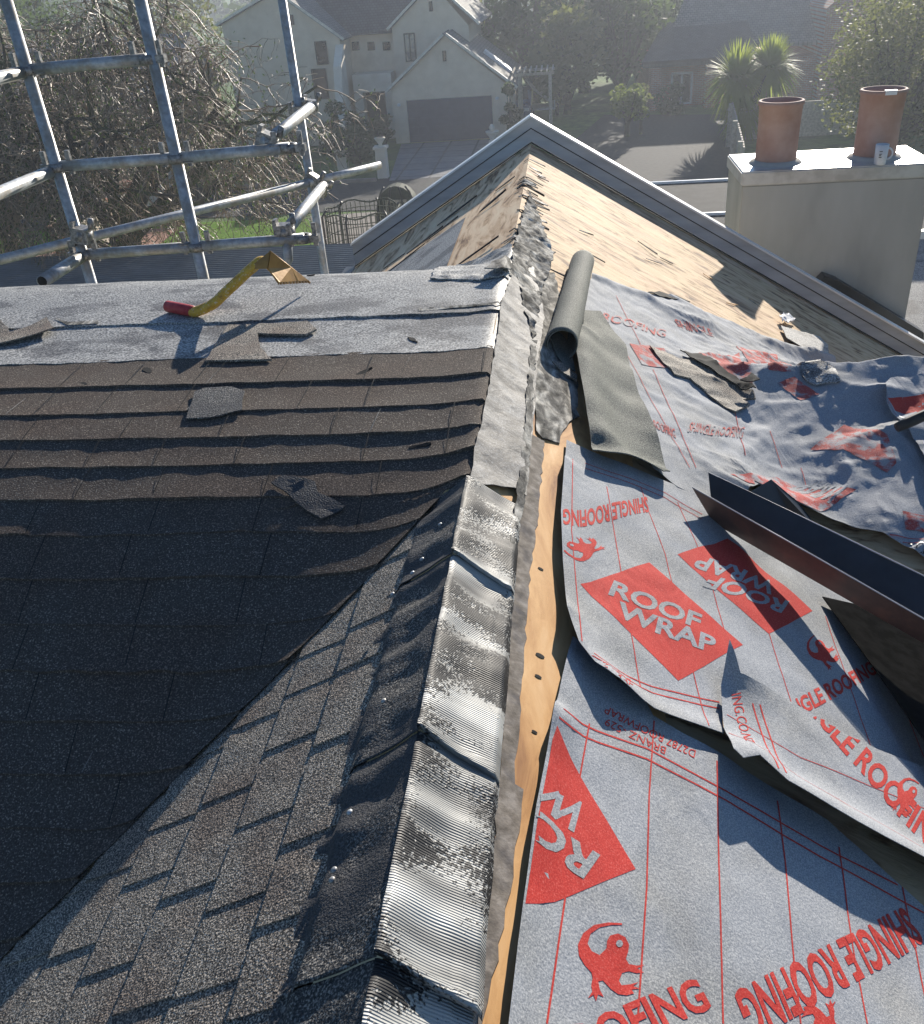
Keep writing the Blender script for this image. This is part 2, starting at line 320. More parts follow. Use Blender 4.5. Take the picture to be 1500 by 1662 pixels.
gridmesh('ridge_board', fr(.03, .36, 18), fr(-1.6, 2.9, 120), lambda x, y: HR(x, y)+.0015, [M['ply']], house, label='strip of fresh orange plywood beside the ridge')
# walls below
bm = bmesh.new()
extrude_poly(bm, [(-1.02,5.36,-6),(2.45,5.36,-6),(2.45,5.36,-1.56),(0,5.36,-.09),(-1.02,5.36,-.71)], (0,-.12,0))
box(bm, -1.02,-.92, 3.35,5.24,-6,-.70); box(bm, 2.35,2.45,-1.5,5.24,-6,-1.50)
box(bm, -3.3,-1.02, 3.40,3.50,-6,-.75); box(bm,-3.3,-3.2,-1.5,3.40,-6,-1.6)
link('wall', bm, M['creamlight'], house)
# barge boards : pale face, capping
def barge(side):
    bm = bmesh.new(); L = 1.10 if side < 0 else 2.75
    s = side
    def P(x, dz, y): return (s*x, y, .135-.6*x+dz)
    n = 14
    extrude_poly(bm, [P(0,0,5.5), P(L,0,5.5), P(L,-.155,5.5), P(0,-.135,5.5)], (0,.035,0))
    o = link('barge_board', bm, M['barge'], house)
    bm = bmesh.new()
    extrude_poly(bm, [P(0,.012,5.488), P(L+.01,.012,5.488), P(L+.01,.001,5.488), P(0,.001,5.488)], (0,.075,0))
    link('capping', bm, M['barge_metal'], o)
    bm = bmesh.new()
    extrude_poly(bm, [P(0,-.055,5.4965), P(L,-.058,5.4965), P(L,-.064,5.4965), P(0,-.060,5.4965)], (0,.003,0))
    link('joint_line', bm, M['dark'], o)
    bm = bmesh.new()
    for a in range(n):
        x0, x1 = L*a/n, L*(a+1)/n; w0 = .035+.012*nz(a*.7, s*3); w1 = .035+.012*nz((a+1)*.7, s*3)
        p = [(s*x0, 5.4985, .135-.6*x0-.128), (s*x1, 5.4985, .135-.6*x1-.128), (s*x1, 5.4985-w1, -.6*x1+.004), (s*x0, 5.4985-w0, -.6*x0+.004)]
        bm.faces.new([bm.verts.new(q) for q in p])
    link('sealant_strip', bm, M['dark'], o)
barge(-1); barge(1)
# gutter on left eave
bm = bmesh.new(); box(bm, -1.16,-1.10, 3.3,5.5,-.74,-.66); link('gutter', bm, M['flash'], house)

# ---- shingles of the left cross roof
rows = [590,632,675,717,762,816,872,943,1018,1095,1177,1262]
ys = [pt(150, r).y for r in rows]
y532 = pt(150, 532).y
ycs = [3.16, y532]+ys
while ycs[-1] > -1.4: ycs.append(ycs[-1]-.083)
def gridslab(bm, ylo, yhi, xs, zoff, thick, wav, seed, mi=0, sub=6, endf=None):
    """one course: upper edge tucked, lower edge standing proud by thick"""
    cols = []; x0_, xl_ = xs[0], xs[-1]
    for x in xs:
        c = []; xo = x
        yl = ylo+wav*nz(x, seed, 0, 3.1)+wav*.6*nz(x, seed, 5, 17)
        for j in range(sub+1):
            t = j/sub; y = yl+(yhi+.012-yl)*t
            if endf: x = x0_+(xo-x0_)*(endf(y)-x0_)/(xl_-x0_)
            puff = -math.sin(t*math.pi)*.0022*(1+1.2*nz(x, seed, 2, 4))
            lift = thick*(1-t)**1.3 + (.012*max(0, nz(x, seed, 9, 2.3)-.25) if t < .5 else 0)*(1-2*t)
            z = H(x, y)+zoff+lift+puff+.0016*nz(x, y, seed, 22)
            c.append(bm.verts.new((x, y, z)))
        if endf: x = x0_+(xo-x0_)*(endf(yl)-x0_)/(xl_-x0_)
        b = bm.verts.new((x, yl+.001, H(x, yl)+zoff-.004)); cols.append((b, c))
    for (b0, c0), (b1, c1) in zip(cols, cols[1:]):
        for j in range(sub):
            f = bm.faces.new((c0[j], c1[j], c1[j+1], c0[j+1])); f.smooth = True; f.material_index = mi
            if j == 0: bm.edges.get((c0[0], c1[0])).smooth = False
        bm.faces.new((b0, b1, c1[0], c0[0])).material_index = mi
def xend(y):
    return .028 if y > 1.60 else min(.028, gs(y)/.6+.035+.05*max(0, y-1.4))
bm = bmesh.new(); bmt = bmesh.new()
for k in range(len(ycs)-1):
    yh, yl = ycs[k], ycs[k+1]
    xe = xend(yl)
    n = int((xe+3.3)/.022); xs = fr(-3.3, xe, n)
    if k < 2: gridslab(bmt, yl, yh, xs, .004-k*.002, .0028, .010, k*7.7, sub=9)
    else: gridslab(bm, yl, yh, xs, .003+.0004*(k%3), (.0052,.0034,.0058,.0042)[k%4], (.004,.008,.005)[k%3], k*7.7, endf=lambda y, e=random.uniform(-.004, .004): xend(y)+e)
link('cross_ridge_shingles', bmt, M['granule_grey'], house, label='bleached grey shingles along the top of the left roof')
gridmesh('cross_roof_back', fr(-3.3, -.3, 40), fr(3.13, 4.6, 20), lambda x, y: max(.6*x if x>-1.15 else -9, gs(y)), [M['granule_grey']], house)
jr = random.Random(12)
def thinline(bm, a, b, w_, dz, mi=1):
    n = max(2, int((b-a).length/.02)); pr = None; d = (b-a).normalized(); s_ = Vector((-d.y, d.x, 0))*w_/2
    for i in range(n+1):
        p = a.lerp(b, i/n); c = []
        for q in (p-s_, p+s_):
            c.append(bm.verts.new((q.x, q.y, H(q.x, q.y)+dz+.0045*(1-i/n) if False else H(q.x, q.y)+dz)))
        if pr: bm.faces.new((pr[0], c[0], c[1], pr[1])).material_index = mi
        pr = c
for k in range(2, len(ycs)-1):
    yh, yl = ycs[k], ycs[k+1]; x = -3.2+jr.uniform(0, .25)
    while x < xend(yl)-.03:
        thinline(bm, Vector((x, yl+.001, 0)), Vector((x+jr.uniform(-.004,.004), yh-.004, 0)), .0022, .0098)
        if jr.random() < .22:
            xx = x+jr.uniform(.02, .12); thinline(bm, Vector((xx, yl+.002, 0)), Vector((xx+.01, yl+(yh-yl)*jr.uniform(.4,.9), 0)), .0013, .0100, 2)
        x += jr.uniform(.16, .30)
link('cross_roof_shingles', bm, [M['granule_shade'], M['dark'], M['felt_pale']], house, label='shingle courses on the shaded left slope')
# ---- shingles of the main left slope (tabs in strips parallel to the ridge)
ES = .0986
def yvalley(x):
    y = 1.7
    while gs(y) > .6*x-.006 and y > -1.5: y -= .01
    return y
bm = bmesh.new(); rn = random.Random(3)
for k in range(0, 17):
    x1 = -.09-k*ES; x0 = x1-ES
    y = -1.5
    raised = rn.random() < .5
    while True:
        yend = yvalley(x1)+.09
        if y > yend: break
        L = rn.uniform(.012, .03) if not raised else rn.uniform(.07, .16)
        yb = min(y+L, yend+.05)
        off = rn.uniform(.0026, .0046) if raised else .0008
        n = max(1, int((yb-y)/.03)); m_ = 3
        g_ = []
        for i in range(n+1):
            yy = y+(yb-y)*i/n; row = []
            for j in range(m_+1):
                t = j/m_; xx = x0+(x1+.008-x0)*t
                z = min(HL(xx, yy), .6*xx+.006)+off+.005*(1-t)+.0012*nz(xx, yy, 1, 25)
                row.append(bm.verts.new((xx, yy, z)))
            g_.append(row)
        for i in range(n):
            for j in range(m_): bm.faces.new((g_[i][j+1], g_[i][j], g_[i+1][j], g_[i+1][j+1]))
            a, b = g_[i][0], g_[i+1][0]
            c = bm.verts.new(a.co-Vector((0,0,off+.008))); d = bm.verts.new(b.co-Vector((0,0,off+.008)))
            bm.faces.new((a, c, d, b))
        for i in (0, n):
            for j in range(m_):
                a, b = g_[i][j], g_[i][j+1]
                c = bm.verts.new(a.co-Vector((0,0,off+.003))); d = bm.verts.new(b.co-Vector((0,0,off+.003)))
                bm.faces.new((a, b, d, c))
        y = yb; raised = not raised
link('main_slope_shingles', bm, M['granule'], house, label='laminated shingles lit at a low angle left of the ridge')

BV = {}
# ---- generic sheet from an outline seen on the roof
def outline(px, off=0.0):
    return [pt(u, v, off) for u, v in px]
def cut_grid(bm, x0, x1, y0, y1, res):
    for ax, lo, hi in ((0, x0, x1), (1, y0, y1)):
        for i in range(int(math.floor(lo/res)), int(math.ceil(hi/res))+1):
            c = [0, 0, 0]; nn = [0, 0, 0]; c[ax] = i*res+.00031; nn[ax] = 1
            bmesh.ops.bisect_plane(bm, geom=bm.verts[:]+bm.edges[:]+bm.faces[:], plane_co=c, plane_no=nn)
def tri_poly(pts2):
    """pts2 list of loops; returns bmesh in xy plane, filled"""
    bm = bmesh.new()
    for loop in pts2:
        V = [bm.verts.new((p[0], p[1], 0)) for p in loop]
        for i in range(len(V)):
            bm.edges.new((V[i], V[(i+1) % len(V)]))
    bmesh.ops.triangle_fill(bm, use_beauty=True, edges=bm.edges[:])
    return bm
def segd(p, a, b):
    ax, ay = b[0]-a[0], b[1]-a[1]; L = ax*ax+ay*ay
    t = 0 if L == 0 else max(0, min(1, ((p[0]-a[0])*ax+(p[1]-a[1])*ay)/L))
    return math.hypot(p[0]-a[0]-ax*t, p[1]-a[1]-ay*t)
def roughen(P, step, amp, seed):
    out = []; r = random.Random(seed)
    for a, b in zip(P, P[1:]+P[:1]):
        n = max(1, int((b-a).length/step))
        for i in range(n):
            q = a.lerp(b, i/n); out.append(Vector((q.x+r.uniform(-amp, amp), q.y+r.uniform(-amp, amp), 0)))
    return out
def mklift(segs):
    S = [([pt(*q) for q in s[0]], s[1], s[2]) for s in segs]
    def f(x, y):
        h = 0
        for pts, hh, w_ in S:
            d = min(segd((x, y), a, b) for a, b in zip(pts, pts[1:])) if len(pts) > 1 else math.hypot(x-pts[0].x, y-pts[0].y)
            h += hh*math.exp(-(d/w_)**2)
        return h
    return f
def sheet(name, px, m, hf, parent=None, res=.03, thick=.0015, step=.05, amp=.0, seed=1, under=None, smooth=True, **k):
    P = roughen(outline(px), step, amp, seed)
    bm = tri_poly([P])
    xs = [p.x for p in P]; yy = [p.y for p in P]
    cut_grid(bm, min(xs), max(xs), min(yy), max(yy), res)
    bmesh.ops.remove_doubles(bm, verts=bm.verts[:], dist=1e-5)
    bmesh.ops.triangulate(bm, faces=bm.faces[:])
    for v in bm.verts: v.co.z = H(v.co.x, v.co.y)+hf(v.co.x, v.co.y)
    bmesh.ops.recalc_face_normals(bm, faces=bm.faces[:])
    if sum(f.normal.z for f in bm.faces) < 0: bmesh.ops.reverse_faces(bm, faces=bm.faces[:])
    global LASTBVH
    LASTBVH = BVHTree.FromBMesh(bm)
    # give it thickness: underside copy
    geo = bmesh.ops.duplicate(bm, geom=bm.faces[:])
    bf = [e for e in geo['geom'] if isinstance(e, bmesh.types.BMFace)]; bv = [e for e in geo['geom'] if isinstance(e, bmesh.types.BMVert)]
    for v in bv: v.co.z -= thick
    bmesh.ops.reverse_faces(bm, faces=bf)
    bset = set(bf)
    be = [e for e in bm.edges if len(e.link_faces) == 1 and e.link_faces[0] not in bset]
    for e in be: e.smooth = False
    vm = {}
    for kx, vx in geo['vert_map'].items():
        if isinstance(kx, bmesh.types.BMVert): vm[kx] = vx
    for e in be:
        a, b = e.verts
        if a in vm and b in vm and vm[a] in bv or True:
            try:
                f_ = bm.faces.new((a, b, vm[b], vm[a]))
                for e2 in f_.edges: e2.smooth = False
            except Exception: pass
    bmesh.ops.recalc_face_normals(bm, faces=bm.faces[:])
    mats = [m]
    if under:
        mats.append(under)
        for f in bf: f.material_index = 1
    return link(name, bm, mats, parent, smooth, **k)

# ridge vent, in overlapping lengths
def vent_h(x, y):
    a = abs(x)
    base = -.6*a if x > -.0 else .6*x
    rnd = .030*math.exp(-(x/.035)**2)*.35
    und = .0028*math.sin(y*2*math.pi/.105+2.5*nz(y, 1, 0, 5))*min(1, a/.03)+.005*nz(x*.35, y, 3, 17)+.0028*nz(x*.4, y, 8, 45)+.002*nz(x, y, 5, 30)
    return base+.016+rnd+und
cuts = [pt(735, 920).y, pt(682, 1212).y, pt(650, 1545).y-.03]
ye = [pt(765, 788).y]+cuts+[.27, -.05, -.4, -.8, -1.3]
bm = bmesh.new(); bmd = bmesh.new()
for i in range(len(ye)-1):
    ya, yb = ye[i+1], ye[i]; n = int((yb-ya)/.0065)
    for (bmx, xs) in ((bm, [-.002+.107*j/22 for j in range(23)]), (bmd, [-.125+.125*j/14 for j in range(15)])):
        ring = []
        for r_i in range(n+1):
            y = ya+(yb-ya)*r_i/n; t = r_i/n
            stp = .007*(1-t)+(.004 if t < .04 else 0)
            ring.append([bmx.verts.new((x+.004*nz(y, i, 4, 8)*(1 if x > .08 or x < -.1 else 0), y-.018*max(0, 1-t*3)*(x/.1)*(bmx is bm), vent_h(x, y)+(stp if bmx is bm else stp*.35)-(.0025 if bmx is bmd else 0)-(.012 if abs(x) > .104 else 0))) for x in xs])
        bot = [bmx.verts.new(v.co-Vector((0, -.001, .008 if bmx is bm else .002))) for v in ring[0]]
        for j in range(len(xs)-1):
            bmx.faces.new((bot[j], bot[j+1], ring[0][j+1], ring[0][j]))
        for a, b in zip(ring, ring[1:]):
            for j in range(len(xs)-1): bmx.faces.new((a[j], a[j+1], b[j+1], b[j])).smooth = True
vent = link('ridge_vent', bm, M['vent'], house, label='silvery ribbed ridge vent strip spattered with tar')
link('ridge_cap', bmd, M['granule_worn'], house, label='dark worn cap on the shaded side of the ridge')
# nail heads
for (u, v) in ((548, 1437), (627, 1164), (687, 924), (716, 868), (573, 1345), (545, 1455), (640, 985), (672, 950)):
    p = pt(u, v); bm = bmesh.new(); lathe(bm, [(0,.0),(.0045,0),(.0045,.002),(.002,.0032),(0,.0034)], (0,0,0), 10)
    z = vent_h(p.x, p.y)+.010 if p.x > -.12 else H(p.x, p.y)+.008
    bmesh.ops.transform(bm, matrix=Matrix.Translation((p.x, p.y, z)) @ Matrix.Rotation(-.5, 4, 'Y'), verts=bm.verts[:])
    link('nail_head', bm, M['galv'], house)

fl = lambda z, a=.0, s=20: (lambda x, y: z+a*nz(x, y, z*50, s))
# ridge membrane and torn felt
sheet('ridge_membrane', [(832,448),(866,436),(884,520),(872,600),(866,700),(855,812),(838,800),(764,792),(772,735),(786,680),(797,620),(806,560),(814,500)],
      M['membrane'], lambda x, y: .012+.006*nz(x*.6, y, 0, 14)+.0015*nz(x, y, 4, 50), house, res=.012, step=.03, amp=.002, label='leathery grey membrane over the ridge')
sheet('torn_felt', [(848,352),(862,318),(872,345),(884,380),(900,415),(893,440),(882,470),(868,560),(850,500),(842,455),(828,452),(836,400)],
      M['felt_pale'], lambda x, y: .016+.014*nz(x, y, 1, 17)+.007*nz(x, y, 2, 45), house, res=.014, step=.03, amp=.006, thick=.004, label='crumpled whitish felt along the far ridge')
sheet('torn_felt', [(880,440),(900,445),(908,480),(905,540),(912,580),(938,620),(938,678),(912,700),(908,722),(882,716),(868,700),(868,620),(878,520)],
      M['felt_pale'], lambda x, y: .007+.004*nz(x, y, 3, 25), house, res=.015, step=.03, amp=.005, thick=.003, label='mottled pale felt edge beside the membrane')
sheet('felt_edge', [(852,700),(884,718),(880,760),(876,820),(862,920),(856,1000),(846,1120),(838,1240),(836,1274),(850,1284),(846,1330),(836,1400),(822,1480),(808,1560),(786,1662),(770,1760),(745,1760),(780,1600),(800,1400),(812,1240),(822,1120),(828,1000),(836,880),(842,800)],
      M['felt'], lambda x, y: .0045+.002*nz(x, y, 3, 20), house, res=.02, step=.02, amp=.0025, thick=.003, label='brown felt strip running beside the vent')
sheet('felt_edge', [(862,560),(872,560),(866,640),(862,740),(850,830),(838,880),(832,960),(826,955),(834,860),(843,790),(852,700)],
      M['felt_pale'], fl(.015,.004), house, res=.02, step=.02, amp=.003, thick=.002, label='white peeled edge of the membrane')
# dark felt patch beyond the cross ridge
sheet('felt_patch', [(700,456),(740,435),(790,418),(828,398),(836,425),(826,458),(780,458)], M['granule_grey'], fl(.009,.008,25), house, res=.02, step=.03, amp=.006, thick=.004, label='patch of grey felt left on the far left slope')
sheet('felt_patch', [(800,442),(828,436),(834,448),(818,455),(790,452)], M['felt_pale'], lambda x, y: .035, house, res=.03, step=.03, amp=.006, thick=.004)
# debris splinters on the deck and ridge
rn = random.Random(11)
def splinter(u, v, L, wd, m, ang, parent=None, name='debris_scrap', **k):
    lz = rn.uniform(0, min(.02, L*.14))
    p = pt(u, v); bm = bmesh.new(); n = 5; top = []
    for i in range(n+1):
        t = i/n; w_ = wd*(.4+rn.random())*(1-abs(2*t-1)**3*.8)/2
        for s in (-1, 1):
            x = p.x+math.cos(ang)*L*(t-.5)-math.sin(ang)*w_*s; y = p.y+math.sin(ang)*L*(t-.5)+math.cos(ang)*w_*s
            top.append((x, y, H(x, y)+.004+lz*(.3+.7*t)*(1 if s > 0 else .6)))
    vs = [bm.verts.new(q) for q in top]; vb = [bm.verts.new((q[0], q[1], q[2]-.003)) for q in top]
    for i in range(n):
        a, b, c, d = 2*i, 2*i+1, 2*i+3, 2*i+2
        bm.faces.new((vs[a], vs[b], vs[c], vs[d])); bm.faces.new((vb[a], vb[d], vb[c], vb[b]))
        bm.faces.new((vs[a], vs[d], vb[d], vb[a])); bm.faces.new((vs[b], vb[b], vb[c], vs[c]))
    return link(name, bm, m, parent, **k)
for i in range(26):
    v = rn.uniform(262, 400); u = 862-(v-235)*.17+rn.uniform(2, 32)
    splinter(u, v, rn.uniform(.05,.14), rn.uniform(.01,.03), M[rn.choice(['dark','felt_pale','dark','felt','membrane'])], rn.uniform(-.6,.4), house, 'torn_felt_tab')
for (u, v, L, wd) in ((742,345,.22,.03),(800,330,.14,.02),(690,392,.2,.02),(720,372,.16,.02),(820,300,.1,.02),(770,415,.2,.015),(660,420,.2,.015),(640,425,.12,.012)):
    splinter(u, v, L, wd, M['dark'], rn.uniform(.0,.5), house, 'lifted_ply_splinter')
for i in range(20):
    u, v = rn.uniform(900, 1290), rn.uniform(300, 540)
    if v < 255+(u-862)*.56+25 or (u > 960 and v > 452+(u-960)*.38-12): continue
    splinter(u, v, rn.uniform(.03,.12), rn.uniform(.004,.014), M[rn.choice(['dark','felt','ply','felt_pale'])], rn.uniform(-1.1,1.1), house, 'lifted_ply_splinter')
for (u, v) in ((877,1066),(874,1100),(868,1190),(878,925)):
    p = pt(u, v); bm = bmesh.new(); lathe(bm, [(0,.0),(rn.uniform(.003,.006),0)], (0,0,0), 9)
    bmesh.ops.transform(bm, matrix=Matrix.Translation((p.x, p.y, H(p.x, p.y)+.0028)) @ Matrix.Rotation(math.atan(.6), 4, 'Y') @ Matrix.Scale(1.7, 4, (1,0,0)), verts=bm.verts[:])
    if p.x > .03: link('nail_hole', bm, M['dark'], house)
    else: bm.free()
# bits of nail / shingle fragments on the cross roof
frag = 'tiny dark shingle fragment scattered on the left roof top'
for (u, v, L, wd) in ((670,553,.05,.012),(748,605,.04,.006),(590,608,.06,.012),(690,590,.05,.02),(505,448,.03,.02),(820,585,.03,.01),(682,727,.05,.01),(845,610,.03,.012),(240,603,.05,.02),(130,627,.05,.02)):
    splinter(u, v, L, wd, M['dark'], rn.uniform(-1,1), None, label=frag, cat='debris', group='shingle fragments on the left roof')

# shingle offcuts lying on the left roof
sheet('shingle_offcut', [(318,643),(333,636),(377,634),(398,642),(394,672),(345,683),(304,686)], M['granule_worn'], lambda x, y: .012+.0025*nz(x, y, 0, 8), None, res=.03, thick=.0035, smooth=False, amp=.002, step=.04,
      label='square brown shingle offcut lying upside down on the left roof', cat='shingle offcut')
sheet('shingle_offcut', [(443,792),(458,779),(512,790),(520,806),(560,828),(556,836),(524,853),(498,835),(470,812)], M['granule_worn'], lambda x, y: .012+.004*nz(x, y, 0, 9)+.012*max(0, nz(x, y, 4, 14)), None, res=.02, thick=.0035, smooth=False, amp=.003, step=.03,
      label='torn folded shingle piece on the shaded left slope', cat='shingle offcut')
sheet('shingle_offcut', [(0,528),(20,545),(50,535),(78,522),(90,543),(60,552),(0,565),(-40,560),(-40,520)], M['granule'], lambda x, y: .02+.012*nz(x, y, 0, 6), None, res=.04, thick=.004, amp=.003, step=.03,
      label='curled shingle piece at the far left of the roof top', cat='shingle offcut')
sheet('shingle_patch', [(372,534),(500,528),(514,540),(500,549),(420,548),(425,570),(440,590),(335,592)], M['granule'], lambda x, y: .013+.003*nz(x, y, 0, 9), None, res=.03, thick=.006, amp=.003, step=.03,
      label='dark L-shaped broken shingle lying beside the tool shadow', cat='shingle offcut')
for px, lb in (([(680,505),(818,503),(820,507),(680,510)], 'long white torn strip on the grey roof top near the ridge'), ([(92,520),(110,527),(160,524),(160,530),(110,532)], 'short white torn strip beside the curled shingle at far left')):
    sheet('paper_strip', px, M['felt_pale'], fl(.010,.002), None, res=.03, thick=.001, amp=.001, label=lb, cat='torn strip')

# ------------------------------------------------------------------ roof wrap sheets
def wB(x, y):
    return .010+.0045*nz(x, y, 0, 7)+.0018*nz(x*.6, y, 4, 24)+.003*math.sin((x*.8+y*1.0)*36+4*nz(x, y, 2, 3))*max(0, nz(x, y, 7, 2.1))
def fold(x, y):
    wgt = max(0, min(1, (x-.42)/.25))*max(0, min(1, (y-1.75)/.25))
    q = Vector((x*1.9+y*1.5, y*3.6-x*1.9, .3)); n1 = noise.noise(q); n2 = noise.noise(q*2.1+Vector((3, 1, 0)))
    r1 = 1-abs(n1)*2.6; r2 = 1-abs(n2)*2.4
    n3 = noise.noise(q*4.6+Vector((7, 2, 5)))
    n4 = 1-abs(noise.noise(q*4.0+Vector((1, 8, 2))))*3
    return wgt*(.036*n1+.016*max(0, r1)**3+.006*max(0, r2)**4+.003*max(0, n4)**3+.001*n3)
def wA(x, y): return .016+.005*nz(x, y, 3, 6)+.0022*nz(x*.6, y, 4, 22)+.004*math.sin((x*1.6-y*.5)*24+3*nz(x, y, 5, 3))*max(0, nz(x, y, 9, 2.5)+.15)
def wD(x, y): return .020+.005*nz(x, y, 6, 8)+.003*nz(x, y, 8, 24)+fold(x, y)
lB = mklift([([(905,1180),(870,1330),(850,1450),(820,1700)], .020, .022), ([(925,1075),(905,1180)], .012, .03)])
hB = lambda x, y: wB(x, y)+lB(x, y)
lA = mklift([([(918,760),(912,850),(920,1010)], .018, .025), ([(922,1030),(940,1080),(1000,1140)], .028, .04), ([(1000,1140),(1060,1172),(1120,1194),(1172,1212)], .016, .035)])
hA = lambda x, y: wA(x, y)+lA(x, y)
lC = mklift([([(1185,1275),(1225,1280),(1270,1322),(1380,1385),(1500,1450)], .045, .06), ([(1178,1098)], .055, .05)])
hC = lambda x, y: wA(x, y)+.018+lC(x, y)
lD = mklift([([(970,460),(1050,490)], .012, .03), ([(1250,560),(1350,598)], .03, .05)])
hD = lambda x, y: wD(x, y)+lD(x, y)
kw = dict(parent=None, res=.02, step=.035, under=M['wrap_under'])
wrapB = sheet('roof_wrap', [(930,1040),(914,1110),(896,1200),(872,1330),(856,1450),(842,1560),(826,1700),(815,1840),(1800,1900),(1800,1560),(1500,1478),(1340,1340),(1180,1236),(1110,1198),(1060,1168),(1045,1140),(1000,1110),(970,1080),(945,1050)],
      M['wrap'], hB, label='nearest grey roof wrap sheet with the lizard print, along the bottom', cat='roof wrap', **kw)
BV[wrapB.name] = (LASTBVH, .02)
wrapA = sheet('roof_wrap', [(920,722),(917,760),(911,850),(914,930),(921,1020),(940,1076),(966,1110),(1000,1140),(1060,1172),(1120,1194),(1172,1212),(1172,1120),(1240,1130),(1330,1180),(1420,1232),(1500,1264),(1640,1330),(1640,1120),(1500,1010),(1200,830),(1085,792),(960,740)],
      M['wrap'], hA, label='middle grey roof wrap sheet with two red diamonds reading ROOF WRAP', cat='roof wrap', **kw)
BV[wrapA.name] = (LASTBVH, .02)
wrapC = sheet('roof_wrap', [(1178,1098),(1168,1135),(1172,1210),(1184,1272),(1200,1286),(1226,1281),(1270,1322),(1380,1386),(1500,1450),(1700,1540),(1700,1380),(1500,1266),(1420,1236),(1330,1186),(1240,1142),(1198,1130)],
      M['wrap'], hC, label='narrow wrap flap with its lower edge lifted, overlapping the nearest sheet', cat='roof wrap', **kw)
BV[wrapC.name] = (LASTBVH, .02)
_kw = dict(kw); _kw['res'] = .0145
wrapD = sheet('roof_wrap', [(962,452),(1050,486),(1100,492),(1160,512),(1250,550),(1330,588),(1352,599),(1500,601),(1800,602),(1800,1080),(1500,915),(1430,880),(1330,850),(1230,800),(1180,830),(1100,800),(1060,770),(1010,680),(960,600),(940,520)],
      M['wrap'], hD, label='crumpled upper wrap sheet draped over the right roof hump', cat='roof wrap', **_kw)
BV[wrapD.name] = (LASTBVH, .0145)

# ---- printed marks
FONTS = {}
def glyph_loops(txt, bold=.0):
    cu = bpy.data.curves.new('txt', 'FONT'); cu.body = txt; cu.offset = bold; cu.resolution_u = 3
    ob = bpy.data.objects.new('txt', cu); COL.objects.link(ob)
    dg = bpy.context.evaluated_depsgraph_get(); me = bpy.data.meshes.new_from_object(ob.evaluated_get(dg))
    bpy.data.objects.remove(ob); bpy.data.curves.remove(cu)
    return me
def spt(q, par):
    r = Vector(ray(*q)).normalized(); h = BV[par.name][0].ray_cast(Vector(CAM), r, 12)
    return h[0] if h[0] is not None else pt(*q, off=.015)
def drape(name, bm, hf, dz, m, parent, res=.02):
    tree, res = BV[parent.name]
    if abs(res-.0145) < 1e-6: dz += .0014
    xs = [v.co.x for v in bm.verts]; yy = [v.co.y for v in bm.verts]
    if not xs: return
    cut_grid(bm, min(xs), max(xs), min(yy), max(yy), res)
    bmesh.ops.triangulate(bm, faces=bm.faces[:])
    dead = []
    for v in bm.verts:
        h = tree.ray_cast(Vector((v.co.x, v.co.y, 3)), Vector((0,0,-1)), 9)
        if h[0] is None: dead.append(v)
        else: v.co.z = h[0].z+dz
    bmesh.ops.delete(bm, geom=dead, context='VERTS')
    if not bm.faces[:]: bm.free(); return
    for f in bm.faces:
        f.normal_update()
        if f.normal.z < 0: f.normal_flip()
    o = link(name, bm, m, parent, True); return o
def aff(bl, br, tl, par):
    a, b, c = spt(bl, par), spt(br, par), spt(tl, par); return a, (b-a), (c-a)
def text_decal(txt, bl, br, tl, hf, parent, m='wrap_red', dz=.0009, bold=.02):
    me = glyph_loops(txt, bold); xs = [v.co.x for v in me.vertices]; ysv = [v.co.y for v in me.vertices]
    x0, x1, y0, y1 = min(xs), max(xs), min(ysv), max(ysv)
    o, ex, ey = aff(bl, br, tl, parent); bm = bmesh.new(); bm.from_mesh(me); bpy.data.meshes.remove(me)
    for v in bm.verts:
        q = o+ex*((v.co.x-x0)/(x1-x0))+ey*((v.co.y-y0)/(y1-y0)); v.co = Vector((q.x, q.y, 0))
    drape('printed_text', bm, hf, dz, M[m], parent)
def poly_decal(px, hf, parent, m='wrap_red', dz=.0006, name='printed_diamond'):
    P = roughen([spt(q, parent) for q in px], .05, 0, 1); drape(name, tri_poly([P]), hf, dz, M[m], parent)
def line_decal(px, wpx, hf, parent, m='wrap_red', dz=.0007, name='printed_line'):
    P = [spt(q, parent) for q in px]; pts = []
    for a, b in zip(P, P[1:]):
        n = max(1, int((b-a).length/.05))
        for i in range(n): pts.append(a.lerp(b, i/n))
    pts.append(P[-1]); bm = bmesh.new(); prev = None
    for i, p in enumerate(pts):
        d = (pts[min(i+1, len(pts)-1)]-pts[max(i-1, 0)]); d.z = 0; d.normalize(); s = Vector((-d.y, d.x, 0))*wpx/2
        c = [bm.verts.new((q.x, q.y, 0)) for q in (p-s, p+s)]
        if prev: bm.faces.new((prev[0], c[0], c[1], prev[1]))
        prev = c
    drape(name, bm, hf, dz, M[m], parent)
# lizard emblem in unit square (x right, y up)
LIZ = [(.62,1.0),(.42,.985),(.22,.93),(.08,.80),(.02,.63),(.05,.48),(.14,.36),(.24,.27),(.26,.20),(.25,.10),(.27,.02),(.22,-.07),(.29,-.02),(.33,-.10),(.35,-.01),(.43,-.04),(.37,.05),(.34,.16),(.40,.18),(.52,.07),(.62,.01),(.74,.0),(.84,.03),(.80,.08),(.92,.10),(.82,.13),(.90,.19),(.78,.15),(.66,.13),(.62,.19),(.66,.30),(.75,.33),(.86,.31),(.97,.33),(.87,.38),(.98,.44),(.86,.42),(.75,.43),(.70,.50),(.73,.60),(.74,.70),(.68,.80),(.57,.84),(.46,.80),(.42,.72),(.42,.62),(.33,.52),(.22,.56),(.15,.66),(.18,.80),(.30,.90),(.46,.95),(.62,.97)]
EYE = [(.60+.05*math.cos(a), .70+.05*math.sin(a)) for a in [k*math.pi/5 for k in range(10)]]
